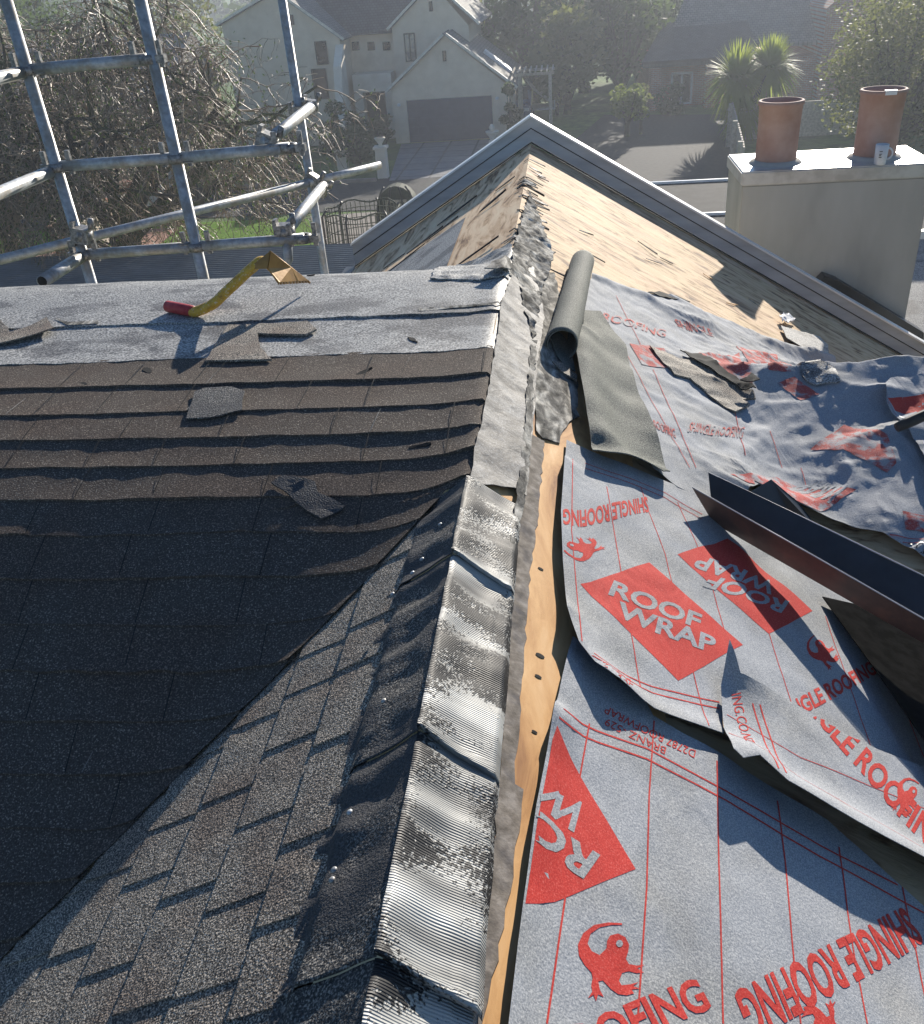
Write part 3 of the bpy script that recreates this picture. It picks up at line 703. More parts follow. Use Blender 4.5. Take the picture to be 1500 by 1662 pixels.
def lizard(bl, br, tl, hf, parent):
    o, ex, ey = aff(bl, br, tl, parent)
    P = [o+ex*x+ey*y for x, y in LIZ]; drape('lizard_emblem', tri_poly([P]), hf, .0007, M['wrap_red'], parent)
    E_ = [o+ex*x+ey*y for x, y in EYE]; drape('lizard_eye', tri_poly([E_]), hf, .0012, M['wrap'], parent)
# sheet B prints
edgeB = [((896,1200),(856,1450),(1000,1300)), ((856,1450),(826,1700),(1000,1500))]
poly_decal([(905,1178),(1032,1411),(853,1467),(857,1440),(873,1330),(897,1200)], hB, wrapB)
text_decal('RO', (975,1388), (868,1318), (947,1428), hB, wrapB, 'wrap', .0012, .03)
text_decal('W', (962,1313), (897,1266), (932,1352), hB, wrapB, 'wrap', .0012, .03)
lizard((928,1610), (1048,1618), (940,1492), hB, wrapB)
text_decal('ROOFING', (890,1750), (1157,1638), (864,1684), hB, wrapB, bold=.03)
text_decal('SHINGLE ROOFING', (1466,1472), (1190,1610), (1502,1530), hB, wrapB, bold=.03)
lizard((1375,1632), (1290,1632), (1380,1740), hB, wrapB)
for a in ([(915,1150),(945,1175),(1050,1215),(1180,1285),(1330,1372),(1500,1455)], [(908,1165),(940,1190),(1050,1232),(1180,1300),(1330,1390),(1500,1482)]): line_decal(a, .0035, hB, wrapB)
for a in ([(957,1175),(938,1280),(918,1455),(888,1662)], [(1062,1170),(1054,1290),(1050,1440),(1035,1662)], [(1164,1235),(1167,1400),(1174,1662)], [(1262,1300),(1275,1400),(1287,1540),(1300,1662)], [(1362,1375),(1385,1540),(1408,1662)], [(1465,1440),(1490,1560),(1510,1662)]):
    line_decal(a, .0022, hB, wrapB)
text_decal('BRANZ -529', (1082,1214), (985,1166), (1079,1225), hB, wrapB, bold=.0)
text_decal('D2787 ROOFWRAP', (1130,1219), (985,1146), (1127,1231), hB, wrapB, bold=.0)
# sheet A prints
poly_decal([(942,948),(1054,913),(1206,1047),(1101,1105)], hA, wrapA)
text_decal('ROOF', (987,966), (1135,1022), (997,942), hA, wrapA, 'wrap', .0012, .03)
text_decal('WRAP', (998,1000), (1160,1062), (1006,976), hA, wrapA, 'wrap', .0012, .03)
poly_decal([(1100,900),(1181,874),(1319,992),(1248,1029)], hA, wrapA)
text_decal('ROOF', (1282,976), (1158,934), (1268,996), hA, wrapA, 'wrap', .0012, .03)
text_decal('WRAP', (1262,944), (1138,900), (1252,966), hA, wrapA, 'wrap', .0012, .03)
text_decal('SHINGLE ROOFING', (1258,1186), (1424,1094), (1246,1158), hA, wrapA, bold=.03)
lizard((1335,1092), (1368,1066), (1300,1046), hA, wrapA)
text_decal('SHINGLE ROOFING', (1050,806), (914,826), (1054,832), hA, wrapA, bold=.03)
lizard((985,900), (960,868), (925,912), hA, wrapA)
for a in ([(938,1068),(975,1088),(1060,1115),(1168,1140)], [(940,1076),(975,1096),(1060,1125),(1168,1150)]): line_decal(a, .003, hA, wrapA)
text_decal('NZ -529', (962,1108), (1022,1122), (966,1096), hA, wrapA, bold=0)
text_decal('OFWRAP', (965,1122), (1026,1140), (968,1109), hA, wrapA, bold=0)
for a in ([(930,745),(928,860),(945,1065)], [(985,790),(1000,880),(1040,1115)], [(1040,790),(1080,900),(1150,1190)], [(1100,815),(1150,930),(1205,1128)], [(1240,1000),(1290,1160)], [(1340,1000),(1420,1230)], [(1420,1020),(1500,1230)]): line_decal(a, .0018, hA, wrapA)
for a in ([(950,752),(1080,800),(1140,835)], [(950,760),(1080,808),(1140,843)]): line_decal(a, .0025, hA, wrapA)
# sheet C prints
text_decal('SHINGLE ROOFING', (1262,1112), (1530,1398), (1288,1090), hC, wrapC, bold=.03)
text_decal('ING.CO.NZ', (1187,1128), (1206,1238), (1196+7,1124), hC, wrapC, bold=0)
lizard((1440,1300),(1478,1335),(1470,1252), hC, wrapC)
for a in ([(1222,1142),(1240,1200),(1262,1312)], [(1234,1144),(1254,1206),(1274,1318)]): line_decal(a, .003, hC, wrapC)
for a in ([(1180,1215),(1300,1290),(1420,1360),(1520,1420)], [(1180,1160),(1300,1230),(1520,1320)]): line_decal(a, .0018, hC, wrapC)
# sheet D prints
poly_decal([(1022,558),(1078,566),(1108,600),(1042,592)], hD, wrapD, m='red_faded')
poly_decal([(1128,578),(1200,572),(1222,628),(1180,625)], hD, wrapD, m='red_faded')
poly_decal([(1195,562),(1262,575),(1270,590),(1210,580)], hD, wrapD, m='red_faded')
poly_decal([(1290,612),(1330,640),(1300,650),(1262,622)], hD, wrapD, m='red_faded')
poly_decal([(1240,580),(1278,590),(1284,604),(1246,600)], hD, wrapD, m='red_faded')
poly_decal([(1315,730),(1370,690),(1440,705),(1455,752),(1440,768),(1380,735)], hD, wrapD, m='red_faded')
poly_decal([(1185,770),(1260,775),(1390,795),(1330,840),(1260,812)], hD, wrapD, m='red_faded')
poly_decal([(1465,830),(1520,842),(1520,868),(1470,860)], hD, wrapD, m='red_faded')
text_decal('WRAP', (1385,792), (1320,776), (1345,818), hD, wrapD, 'wrap', .0012, .03)
text_decal('ROOFING', (1062,695), (1098,712), (1060,688-6), hD, wrapD, m='red_faded', bold=.02)
text_decal('SHINGLE ROOFING', (1115,702), (1205,712), (1122,690-4), hD, wrapD, m='red_faded', bold=.02)
text_decal('SHINGLE', (1100,530), (1160,548), (1094,518), hD, wrapD, m='red_faded', bold=.02)
text_decal('ROOFING', (975,520), (1080,548), (980,508), hD, wrapD, m='red_faded', bold=.02)
text_decal('ROOFING.CAR', (1400,898), (1520,903), (1402,884), hD, wrapD, m='plastic_dark', bold=0)
for a in ([(1010,560),(1080,690),(1120,760)], [(1060,600),(1130,760)], [(1000,480),(1040,560)], [(1190,655),(1210,740)], [(1300,760),(1330,850)], [(1395,870),(1520,878)], [(1395,878),(1520,886)], [(1250,700),(1270,760)]): line_decal(a, .002, hD, wrapD)
# folded red wrap end with the black handle
fw = sheet('wrap_bundle', [(1432,652),(1440,641),(1500,636),(1700,630),(1700,860),(1520,830),(1480,740),(1455,706),(1434,680)], M['wrap'],
      lambda x, y: .06+.02*nz(x, y, 3, 9)+.01*nz(x, y, 8, 24), None, res=.02, step=.03, under=M['wrap_under'], label='folded wrap end with red print under the black handle at the right edge', cat='roof wrap')
BV[fw.name] = (LASTBVH, .02)
hf_ = lambda x, y: .06+.02*nz(x, y, 3, 9)+.01*nz(x, y, 8, 24)
poly_decal([(1441,646),(1500,639),(1560,640),(1540,670),(1470,672),(1452,666)], hf_, fw)
poly_decal([(1434,656),(1442,652),(1452,690),(1440,680)], hf_, fw)
text_decal('WRAP', (1452,664), (1478,716), (1436,668), hf_, fw, 'white', .0012, .02)
bm = bmesh.new(); a = pt(1456, 694, .13); b = pt(1620, 620, .20)
tube(bm, [a, a.lerp(b,.1), a.lerp(b,.5), b], [.014,.017,.016,.018], 12)
hd = empty('hammer', tuple(a), label='black handled hammer resting on the folded wrap at right', cat='hammer')
link('handle', bm, M['plastic_dark'], hd, True)
bm = bmesh.new(); lathe(bm, [(0,-.06),(.018,-.06),(.018,-.03),(.012,-.02),(.012,.03),(.004,.07),(0,.07)], (0,0,0), 14)
bmesh.ops.transform(bm, matrix=Matrix.Translation(b), verts=bm.verts[:]); link('head', bm, M['galv'], hd, True)

# ------------------------------------------------------------------ rolled and folded underlay strips
def rolled():
    root = empty('underlay_roll', tuple(pt(925, 500)), label='rolled tube of dark grey underlay on the bare plywood', cat='underlay roll')
    A, B = pt(946, 424, .045), pt(912, 560, .045); d = (B-A).normalized(); up = Vector((.5,0,.86)); s = d.cross(up).normalized(); up = s.cross(d).normalized()
    bm = bmesh.new(); n = 40; N_ = 46; R = .044; rows_ = []
    for j in range(n+1):
        p = A.lerp(B, j/n); row = []
        for i in range(N_+1):
            th = i/N_*2*math.pi*1.35-.6; r = R*(1-.10*i/N_)*(1+.06*nz(j*.1, i*.06, 0, 1.4)) ; r *= .93+.10*j/n
            row.append(bm.verts.new(p+(s*math.cos(th)*1.0+up*math.sin(th)*1.02)*r))
        rows_.append(row)
    for a, b in zip(rows_, rows_[1:]):
        for i in range(N_): bm.faces.new((a[i], a[i+1], b[i+1], b[i])).smooth = True
    o = link('tube', bm, M['under_sheet'], root); mo = o.modifiers.new('thick', 'SOLIDIFY'); mo.thickness = .003
    bm = bmesh.new()   # pale cap fold at the far end
    cap = lathe(bm, [(0,.0),(.02,.0),(.036,.006),(.042,.018)], (0,0,0), 20)
    q = (-d).to_track_quat('Z', 'Y').to_matrix().to_4x4()
    bmesh.ops.transform(bm, matrix=Matrix.Translation(A-d*(-.014)) @ q @ Matrix.Scale(-1, 4, (0,0,1)), verts=bm.verts[:])
    link('folded_end', bm, M['under_sheet'], root)
M['under_sheet'] = mat('grey_green_underlay', [(.36, (.075,.08,.072)), (.5, (.13,.137,.12)), (.66, (.26,.265,.23))], scale=330, detail=2, rough=.8, bump=.9, bscale=280, bdist=.003, spec=.25)
rolled()
lS = mklift([([(1050,640),(1075,740)], .03, .06), ([(945,560),(960,660),(985,740)], .035, .05), ([(975,770),(1080,795)], .03, .04)])
strip = sheet('underlay_strip', [(947,545),(948,520),(975,522),(1000,556),(1016,578),(1022,610),(1032,650),(1050,700),(1070,750),(1086,797),(1075,798),(1040,782),(1000,772),(962,762),(956,720),(946,660),(936,600)],
      M['under_sheet'], lambda x, y: .035+.014*nz(x, y, 3, 8)+lS(x, y), None, res=.015, step=.03, under=M['wrap_under'], thick=.003,
      label='folded strip of dark grey-green underlay with lifted edges, below the rolled tube', cat='underlay strip')
sheet('underlay_tail', [(898,540),(920,560),(930,590),(934,612),(918,606),(904,585),(894,560)], M['under_sheet'], lambda x, y: .02+.01*nz(x, y, 0, 10), None, res=.02, thick=.003,
      label='small curl of underlay below the open end of the tube', cat='underlay strip')
# torn shingles on the wrap
sheet('torn_shingle', [(1056,578),(1090,590),(1130,606),(1170,628),(1222,655),(1226,664),(1205,668),(1216,676),(1190,688),(1160,668),(1146,655),(1118,632),(1096,624),(1070,598)],
      M['granule'], lambda x, y: hD(x, y)+.010+.006*nz(x, y, 3, 20), None, res=.02, amp=.005, step=.025, thick=.006, label='long ragged torn shingle strip on the crumpled wrap', cat='torn shingle')
sheet('torn_shingle', [(1105,585),(1135,597),(1175,622),(1226,652),(1210,655),(1165,632),(1120,603)],
      M['dark'], lambda x, y: hD(x, y)+.020+.006*nz(x, y, 3, 20), None, res=.02, amp=.005, step=.02, thick=.004, label='blackened shingle sliver on top of the long torn shingle', cat='torn shingle')
sheet('torn_shingle', [(1200,650),(1216,640),(1230,648),(1218,656)], M['dark'], lambda x, y: hD(x, y)+.045, None, res=.02, amp=.004, step=.02, thick=.004, label='small black chip at the right tip of the torn shingle', cat='torn shingle')
sheet('torn_shingle', [(1268,535),(1330,552),(1344,566),(1344,592),(1318,580),(1276,554)], M['granule_grey'], lambda x, y: .02+lD(x, y), None, res=.03, amp=.003, step=.03, thick=.005,
      label='grey shingle piece on the plywood where the wrap ends', cat='torn shingle')
sheet('torn_shingle', [(1268,604),(1330,606),(1352,618),(1362,638),(1322,637),(1300,622)], M['granule_grey'], lambda x, y: hD(x, y)+.012, None, res=.03, amp=.003, step=.03, thick=.005,
      label='grey shingle piece on the wrap near the hump crest', cat='torn shingle')
sheet('torn_shingle', [(898,598),(910,597),(936,618),(936,628),(915,615)], M['granule'], lambda x, y: .02, None, res=.03, amp=.003, step=.02, thick=.005,
      label='small narrow shingle scrap left of the folded underlay strip', cat='torn shingle')
sheet('torn_paper', [(1264,522),(1275,518),(1290,525),(1284,531),(1268,530)], M['white'], lambda x, y: .03+.02*nz(x, y, 0, 30), None, res=.02, amp=.003, step=.02, thick=.004,
      label='crumpled white scrap on the plywood above the shingle piece', cat='scrap')
sheet('deck_stain', [(1050,484),(1070,483),(1100,490),(1120,499),(1105,500),(1070,492)], M['dark'], fl(.03,.01), None, res=.03, thick=.004, label='black lifted flap at the top edge of the crumpled wrap', cat='scrap')

# ------------------------------------------------------------------ black valley flashing (folded metal)
def ext(a, b, t): return a+(b-a)*t
def flashing():
    root = empty('valley_flashing', tuple(pt(1160, 830)), label='long folded black metal valley flashing lying across the wrap', cat='flashing')
    k0 = pt(1158, 848, .006); k1 = pt(1500, 1044, .15)
    n0 = onp(1124, 791, 1, k0.y+.005); n1 = onp(1500, 1005, 1, k1.y-.005)
    f0 = onp(1150, 767, 1, k0.y+.10); f1 = onp(1500, 935, 1, k1.y+.15)
    T = 1.7
    k1, n1, f1 = ext(k0, k1, T), ext(n0, n1, T), ext(f0, f1, T)
    def plate(name, a0, a1, b0, b1, m, lip):
        bm = bmesh.new(); n = 30; up = Vector((0,0,1)); pr = None
        nn = (a1-a0).cross(b0-a0).normalized()*.0012
        for side in (nn, -nn):
            pr = None
            for i in range(n+1):
                t = i/n; w_ = Vector((0,0,.002*math.sin(t*9)))
                A_, B_ = a0.lerp(a1, t)+side, b0.lerp(b1, t)+w_+side
                c = (bm.verts.new(A_), bm.verts.new(A_.lerp(B_, .5)), bm.verts.new(B_))
                if pr:
                    bm.faces.new((pr[0], c[0], c[1], pr[1])); bm.faces.new((pr[1], c[1], c[2], pr[2]))
                pr = c
        o = link(name, bm, m, root)
        bm = bmesh.new(); tube(bm, [b0, b0.lerp(b1,.33)+Vector((0,0,.0016)), b0.lerp(b1,.66), b1], .0017, 6); link('hemmed_edge', bm, M['barge'], o)
    plate('near_flange', k0, k1, n0, n1, M['flash_brown'], 1)
    plate('far_flange', k0, k1, f0, f1, M['flash'], 1)
flashing()
bm = bmesh.new(); q = [pt(1218,798,.03), pt(1252,778,.07), pt(1296,815,.05), pt(1336,868,.02), pt(1290,850,.0)]
extrude_poly(bm, [tuple(p) for p in q], (0,0,-.003)); link('flashing_offcut', bm, M['flash'], None, label='dark triangular metal offcut behind the long flashing', cat='flashing offcut')

q = [pt(1335,968,.03), pt(1420,1085,.06), pt(1500,1200,.08), pt(1620,1380,.10), pt(1700,1120,.08), pt(1500,1010,.05), pt(1410,985,.04)]  # dark sheet added to stand in for the flashing's wide shadow
bm = bmesh.new(); extrude_poly(bm, [tuple(p) for p in q], (0,0,-.003)); link('shadow_wedge_sheet', bm, M['shadow_black'], None, label='black sheet added as the shadow wedge beneath the long folded flashing at the right edge', cat='shadow sheet')
# ------------------------------------------------------------------ roof stripping tool
def tool():
    root = empty('stripping_tool', tuple(pt(330, 505)), label='yellow roof stripping tool with a red grip lying on the left roof', cat='tool')
    p0 = pt(272, 497, .024); p1 = pt(318, 506, .022); p2 = pt(345, 494, .04); p3 = pt(405, 438, .0) 
    # far part rises above the roof: place by distance along the roof
    Yb = 2.62; p3 = onp(408, 436, 1, Yb); p4 = onp(428, 424, 1, Yb+.03); p5 = onp(455, 446, 1, Yb+.06)
    def bez(P, n=8):
        out = []
        for i in range(len(P)-1):
            a = P[max(i-1,0)]; b = P[i]; c = P[i+1]; d = P[min(i+2, len(P)-1)]
            for k in range(n):
                t = k/n; out.append(.5*((2*b)+(c-a)*t+(2*a-5*b+4*c-d)*t*t+(3*b-a-3*c+d)*t**3))
        return out+[P[-1]]
    bm = bmesh.new(); tube(bm, bez([p1.lerp(p0,.15), p1, p2, p2.lerp(p3,.33), p2.lerp(p3,.67), p3, p4, p5]), .0155, 14); link('handle', bm, M['yellow'], root, True)
    bm = bmesh.new(); d = (p0-p1).normalized(); q0 = p1.lerp(p0, .05)
    tube(bm, [q0, q0.lerp(p0,.1), q0.lerp(p0,.5), p0, p0+d*.006], [.0155,.0172,.0176,.0172,.011], 16); link('grip', bm, M['redgrip'], root, True)
    # blade: bent plate with toothed edge
    A = onp(402, 437, 1, Yb-.01); B = onp(438, 408, 1, Yb+.02); Cc = onp(503, 459, 1, Yb+.16); Dd = onp(452, 462, 1, Yb-.01); E_ = onp(434, 436, 1, Yb)
    bm = bmesh.new(); top = []; nT = 10
    ed = [Cc.lerp(Dd, i/nT) for i in range(nT+1)]
    teeth = []
    for i in range(nT):
        teeth += [ed[i], ed[i].lerp(ed[i+1], .55), ed[i].lerp(ed[i+1], .6)+Vector((0,-.0,.007)), ed[i].lerp(ed[i+1], .95)+Vector((0,0,.007))]
    loop = [B]+[B.lerp(Cc,.5)]+teeth+[Dd, E_]
    V = [bm.verts.new(p) for p in loop]; bm.faces.new(V)
    V2 = [bm.verts.new(p) for p in (A, B, E_)]; bm.faces.new(V2)
    o = link('blade', bm, M['blade'], root); mo = o.modifiers.new('t', 'SOLIDIFY'); mo.thickness = .004
    bm = bmesh.new(); tube(bm, [B, B.lerp(Cc,.5), Cc], .0035, 6); link('blade_rim', bm, M['blade'], o)
tool()

# ------------------------------------------------------------------ chimney
def chimney():
    root = empty('chimney', (1.83, 6.4, -6.0), label='grey rendered chimney with two terracotta pots beyond the gable', cat='chimney')
    bl = onp(1188, 250, 2, -.317); dep = bl.y-6.0
    Y1 = 6.0+max(.5, dep)
    bm = bmesh.new(); box(bm, 1.275, 2.385, 6.012, Y1-.012, -6, -.402)
    bmesh.ops.bevel(bm, geom=bm.edges[:], offset=.006, segments=2, affect='EDGES'); link('stack', bm, M['stucco'], root)
    bm = bmesh.new(); box(bm, 1.262, 2.40, 6.0, Y1, -.400, -.317)
    bmesh.ops.bevel(bm, geom=bm.edges[:], offset=.008, segments=2, affect='EDGES'); link('cap', bm, M['capstone'], root)
    for (cx, top, lb) in ((1.505, .045, None), (2.10, .075, 'terracotta pot with a pale chip on its rim')):
        bm = bmesh.new(); h = top+.317; cy = 6.0+(Y1-6)*.42
        lathe(bm, [(.124,0),(.124,h*.5),(.129,h-.03),(.137,h-.024),(.137,h-.004),(.131,h),(.120,h),(.114,h-.03),(.108,0)], (cx, cy, -.315), 32)
        o = link('chimney_pot', bm, M['terracotta'], root)
        if lb: o['label'] = lb
        bm = bmesh.new(); lathe(bm, [(.0,0),(.108,0)], (cx, cy, -.30), 24); link('flue', bm, M['dark'], o)
        bm = bmesh.new(); lathe(bm, [(.162,0),(.150,.014),(.126,.022)], (cx, cy, -.317), 28); link('mortar_collar', bm, M['stucco'], o)
        if lb:
            bm = bmesh.new(); box(bm, cx-.03, cx+.035, cy-.1385, cy-.112, top-.318+.30, top-.317+.322+.003); link('rim_patch', bm, M['white'], o)
    bm = bmesh.new(); box(bm, 1.17, 2.6, 5.60, 6.008, -1.66, -1.60)
    # black base flashing following the gable slope
    bm.free(); bm = bmesh.new()
    extrude_poly(bm, [tuple(onp(1330,458,1,5.9)), tuple(onp(1340,448,1,5.9)), tuple(onp(1362,456,1,5.9)), tuple(onp(1500,540,1,5.9)), tuple(onp(1500,600,1,5.9)), tuple(onp(1335,520,1,5.9))], (0,.10,0)); link('base_flashing', bm, M['flash'], root)
    return Y1
Y1 = chimney()
# mug
def mug():
    p = onp(1418, 260, 2, -.317); c = (p.x, 6.035, -.317)
    root = empty('mug', c, label='white mug standing in front of the right chimney pot', cat='mug')
    bm = bmesh.new(); h = .115
    lathe(bm, [(.0,.0),(.031,.0),(.034,.004),(.038,h),(.035,h),(.031,.006),(.0,.006)], c, 24); o = link('cup', bm, M['white'], root)
    bm = bmesh.new(); pts = [(c[0]+.035+.030*math.sin(a), c[1], c[2]+h*.52+.032*math.cos(a)) for a in [k*math.pi/8 for k in range(9)]]
    tube(bm, pts, .0055, 8); link('handle', bm, M['white'], root, True)
    bm = bmesh.new()
    for dz in (.045,.055,.063,.078): box(bm, c[0]-.022, c[0]-.008+.004*math.sin(dz*900), c[1]-.0378, c[1]-.0345, c[2]+dz, c[2]+dz+.004)
    link('printed_mark', bm, M['plastic_dark'], o)
mug()

# ------------------------------------------------------------------ scaffold
def scaffold():
    Y0 = 5.2; Y3 = 7.4; R = .0325
    base = onp(240, 300, 1, Y0)
    root = empty('scaffold', (base.x, Y0, -6.0), label='galvanised tube scaffold beyond the left roof', cat='scaffold')
    def T(name, a, b, r=R, m='galv', n=12):
        bm = bmesh.new(); tube(bm, [a, b], r, n)
        o = link(name, bm, M[m], root, True); return o
    def vert(u0, v0, u1, v1, Y, up=.22):
        a, b = onp(u0, v0, 1, Y), onp(u1, v1, 1, Y); d = (a-b); d = d/d.z
        return T('standard', b+d*(-6-b.z), a+d*up)
    vert(10, 0, 152, 470, Y0); vert(228, 0, 333, 462, Y0); vert(458, 0, 530, 460, Y3)
    def coupler(p, ax):
        bm = bmesh.new(); box(bm, -.03,.03,-.034,.034,-.03,.03); box(bm, -.045,-.03,-.02,.02,-.05,.05)
        lathe(bm, [(0,.03),(.012,.03),(.012,.07),(0,.07)], (.035,0,0), 8); lathe(bm, [(.034,-.018),(.036,-.018),(.036,.018),(.034,.018)], (0,0,0), 14)
        bmesh.ops.transform(bm, matrix=Matrix.Translation(p) @ Matrix.Rotation(ax, 4, 'Y') @ Matrix.Scale(1.45, 4), verts=bm.verts[:])
        link('coupler', bm, M['coupler'], root)
    def wedge(p):
        bm = bmesh.new(); lathe(bm, [(.022,-.016),(.036,-.016),(.036,.016),(.022,.016)], (0,0,0), 14)
        for s in (-1, 1): box(bm, s*.052-.009, s*.052+.009, -.008,.008,-.03,.062); box(bm, min(s*.024, s*.07), max(s*.024, s*.07), -.018,.018,-.014,.014)
        bmesh.ops.transform(bm, matrix=Matrix.Translation(p) @ Matrix.Scale(1.4, 4), verts=bm.verts[:]); link('wedge_joint', bm, M['coupler'], root)
    Yl = Y0
    for (a, b) in (((50,113),(238,96)), ((100,270),(292,256)), ((292,256),(470,240)), ((140,413),(322,400)), ((322,400),(494,387))):
        T('ledger', onp(*a, 1, Yl), onp(*b, 1, Yl), .031)
    for (u, v) in ((47,114),(240,96),(95,271),(287,257),(138,413),(320,400)): wedge(onp(u, v, 1, Y0))
    for (u, v) in ((468,240),(492,387)): wedge(onp(u, v, 1, Y0))
    # transoms running toward the viewer
    def along(u, v, Y, dy):
        a = onp(u, v, 1, Y); return a, a+Vector((0, dy, 0))
    a, b = along(40, 117, Y0, -2.2); T('transom', a, b)
    a, b = along(85, 277, Y0, -2.2); T('transom', a, b)
    a, b = along(135, 415, Y0, -.5); o = T('transom', a, b, .035)
    bm = bmesh.new(); lathe(bm, [(.0,0),(.028,0)], (0,0,0), 12); bmesh.ops.transform(bm, matrix=Matrix.Translation(b+Vector((0,-.002,0))) @ Matrix.Rotation(math.pi/2, 4, 'X'), verts=bm.verts[:]); link('open_end', bm, M['dark'], o)
    a = onp(432, 232, 1, Y0); b = onp(506, 172, 1, Y3+.05); T('transom', a, b, .037)
    coupler(a+Vector((0,.05,-.0)), .4); coupler(onp(484,182,1,Y3-.04), 0); coupler(b, .2)
    a = onp(462, 378, 1, Y0); b = onp(526, 300, 1, Y3+.02); T('transom', a, b, .037); coupler(a+Vector((0,.03,0)), 0); coupler(b+Vector((0,-.1,-.02)), .5)
    T('brace', onp(-90, 444, 1, Y0-.045), onp(500, 297, 1, Y3-.1), .031); T('brace', onp(500,297,1,Y3-.1), onp(616, 268, 1, Y3+.5), .031)
    coupler(onp(135,381,1,Y0-.03), .2); coupler(onp(508,292,1,Y3-.04), .6)
    # hooked stay near the tool
    bm = bmesh.new(); tube(bm, [onp(466,392,1,Y0), onp(468,420,1,Y0), onp(455,445,1,Y0), onp(445,470,1,Y0)], .028, 10); link('stay', bm, M['galv'], root, True)
scaffold()

# ------------------------------------------------------------------ surroundings
ZG = -6.0
def gp(u, v, z=ZG): return onp(u, v, 2, z)
def flat(name, pts, z, m, **k):
    bm = bmesh.new(); f = bm.faces.new([bm.verts.new((p[0], p[1], z)) for p in pts])
    if f.calc_area() and f.normal.z < 0: pass
    bm.normal_update()
    if bm.faces[:][0].normal.z < 0: bmesh.ops.reverse_faces(bm, faces=bm.faces[:])
    return link(name, bm, m, None, **k)
bm = bmesh.new()
xs = fr(-400, 400, 40); ysg = fr(-60, 600, 33)
V = [[bm.verts.new((x, y, ZG-.02+(0 if y < 90 else (y-90)*.03))) for x in xs] for y in ysg]
for a, b in zip(V, V[1:]):
    for i in range(len(xs)-1): bm.faces.new((a[i], a[i+1], b[i+1], b[i]))
link('ground', bm, M['grass'], None, True, kind='structure')
flat('road', [(-60,30.6),(-7,31.0),(1.5,30.5),(3.5,30),(5.6,30.5),(5.9,33),(7.5,47),(2.0,49),(0,40),(-1.5,36.2),(-60,35.6)], ZG+.004, M['asphalt'], kind='structure')
flat('footpath', [(-8.3,30.4),(-3,31.0),(1.4,30.4),(1.0,26.5),(-3,24.5),(-5.4,22.6),(-6.4,24.0),(-7.2,27)], ZG+.012, M['concrete'], kind='structure')
dw = [gp(640,300), gp(930,286), gp(850,222), gp(655,233)]
flat('driveway', [(-6.5,35.6),(-1.6,36.2),(-2.4,43.7),(-7.3,43.7)], ZG+.010, M['pavers'], kind='structure')
flat('lawn', [(-24,22),(-5.5,22.4),(-6.3,24.0),(-7.2,27),(-8.4,30.3),(-24,30.2)], ZG+.008, M['lawn'], kind='structure')
flat('brick_path', [(-16.5,25.6),(-12.2,25.6),(-12.6,29.6),(-15.3,29.8)], ZG+.016, M['brickpath'], kind='structure')
# kerb
bm = bmesh.new(); box(bm, -60,-7.0,35.6,35.75,ZG,ZG+.12); box(bm, -1.6,-1.45,36.3,43,ZG,ZG+.12); link('kerb', bm, M['concrete'], None, kind='structure')

# ---- foliage helpers
def leafcloud(bm, c, rad, n, size, rn, flat_=1.0, shell=.55):
    c = Vector(c)
    for _ in range(n):
        d = Vector((rn.gauss(0,1), rn.gauss(0,1), rn.gauss(0,1))).normalized()
        rr = (shell+(1-shell)*rn.random())
        p = c+Vector((d.x*rad[0], d.y*rad[1], d.z*rad[2]))*rr
        if noise.noise(p*(1.1/max(.3, min(rad)))*1.6) < -.22: continue
        a = Vector((rn.gauss(0,1), rn.gauss(0,1), rn.gauss(0,.6))).normalized(); b = a.orthogonal().normalized()
        b = (b+a.cross(b)*rn.uniform(-1, 1)).normalized(); s = size*rn.uniform(.6, 1.3)
        bm.faces.new([bm.verts.new(p+a*s), bm.verts.new(p+b*s*.5), bm.verts.new(p-a*s*.7), bm.verts.new(p-b*s*.5)])
def leafy_tree(name, x, y, h, r, m, seed, label, cat='tree', group=None, n=2600, leaf=.16, trunk_h=.3, zb=ZG, blobs=14):
    rn = random.Random(seed); root = empty(name, (x, y, zb), label=label, cat=cat, group=group)
    bt = bmesh.new(); bc = bmesh.new(); th = h*trunk_h
    tube(bt, [(x,y,zb-.1),(x+rn.uniform(-.1,.1)*r*.3,y,zb+th*.6),(x,y,zb+th)], [.09*r+.05,.07*r+.04,.06*r+.03], 8)
    cz = zb+th+(h-th)*.5
    for k in range(blobs):
        a = rn.uniform(0, 6.28); e = rn.uniform(-.9, 1); rr = math.sqrt(max(0, 1-e*e*.8))*rn.uniform(.45,.85)
        c = Vector((x+math.cos(a)*r*rr*.8, y+math.sin(a)*r*rr*.8, cz+e*(h-th)*.42))
        q = r*rn.uniform(.28,.48)
        leafcloud(bc, c, (q*1.15, q*1.15, q*.85), int(n/blobs), leaf, rn)
        tube(bt, [(x,y,zb+th*.8), (x+(c.x-x)*.5, y+(c.y-y)*.5, (zb+th+c.z)/2), tuple(c)], [.05*r+.02,.03*r+.01,.012], 5)
    link('trunk', bt, M['bark'], root, True); link('crown', bc, m, root)
    return root
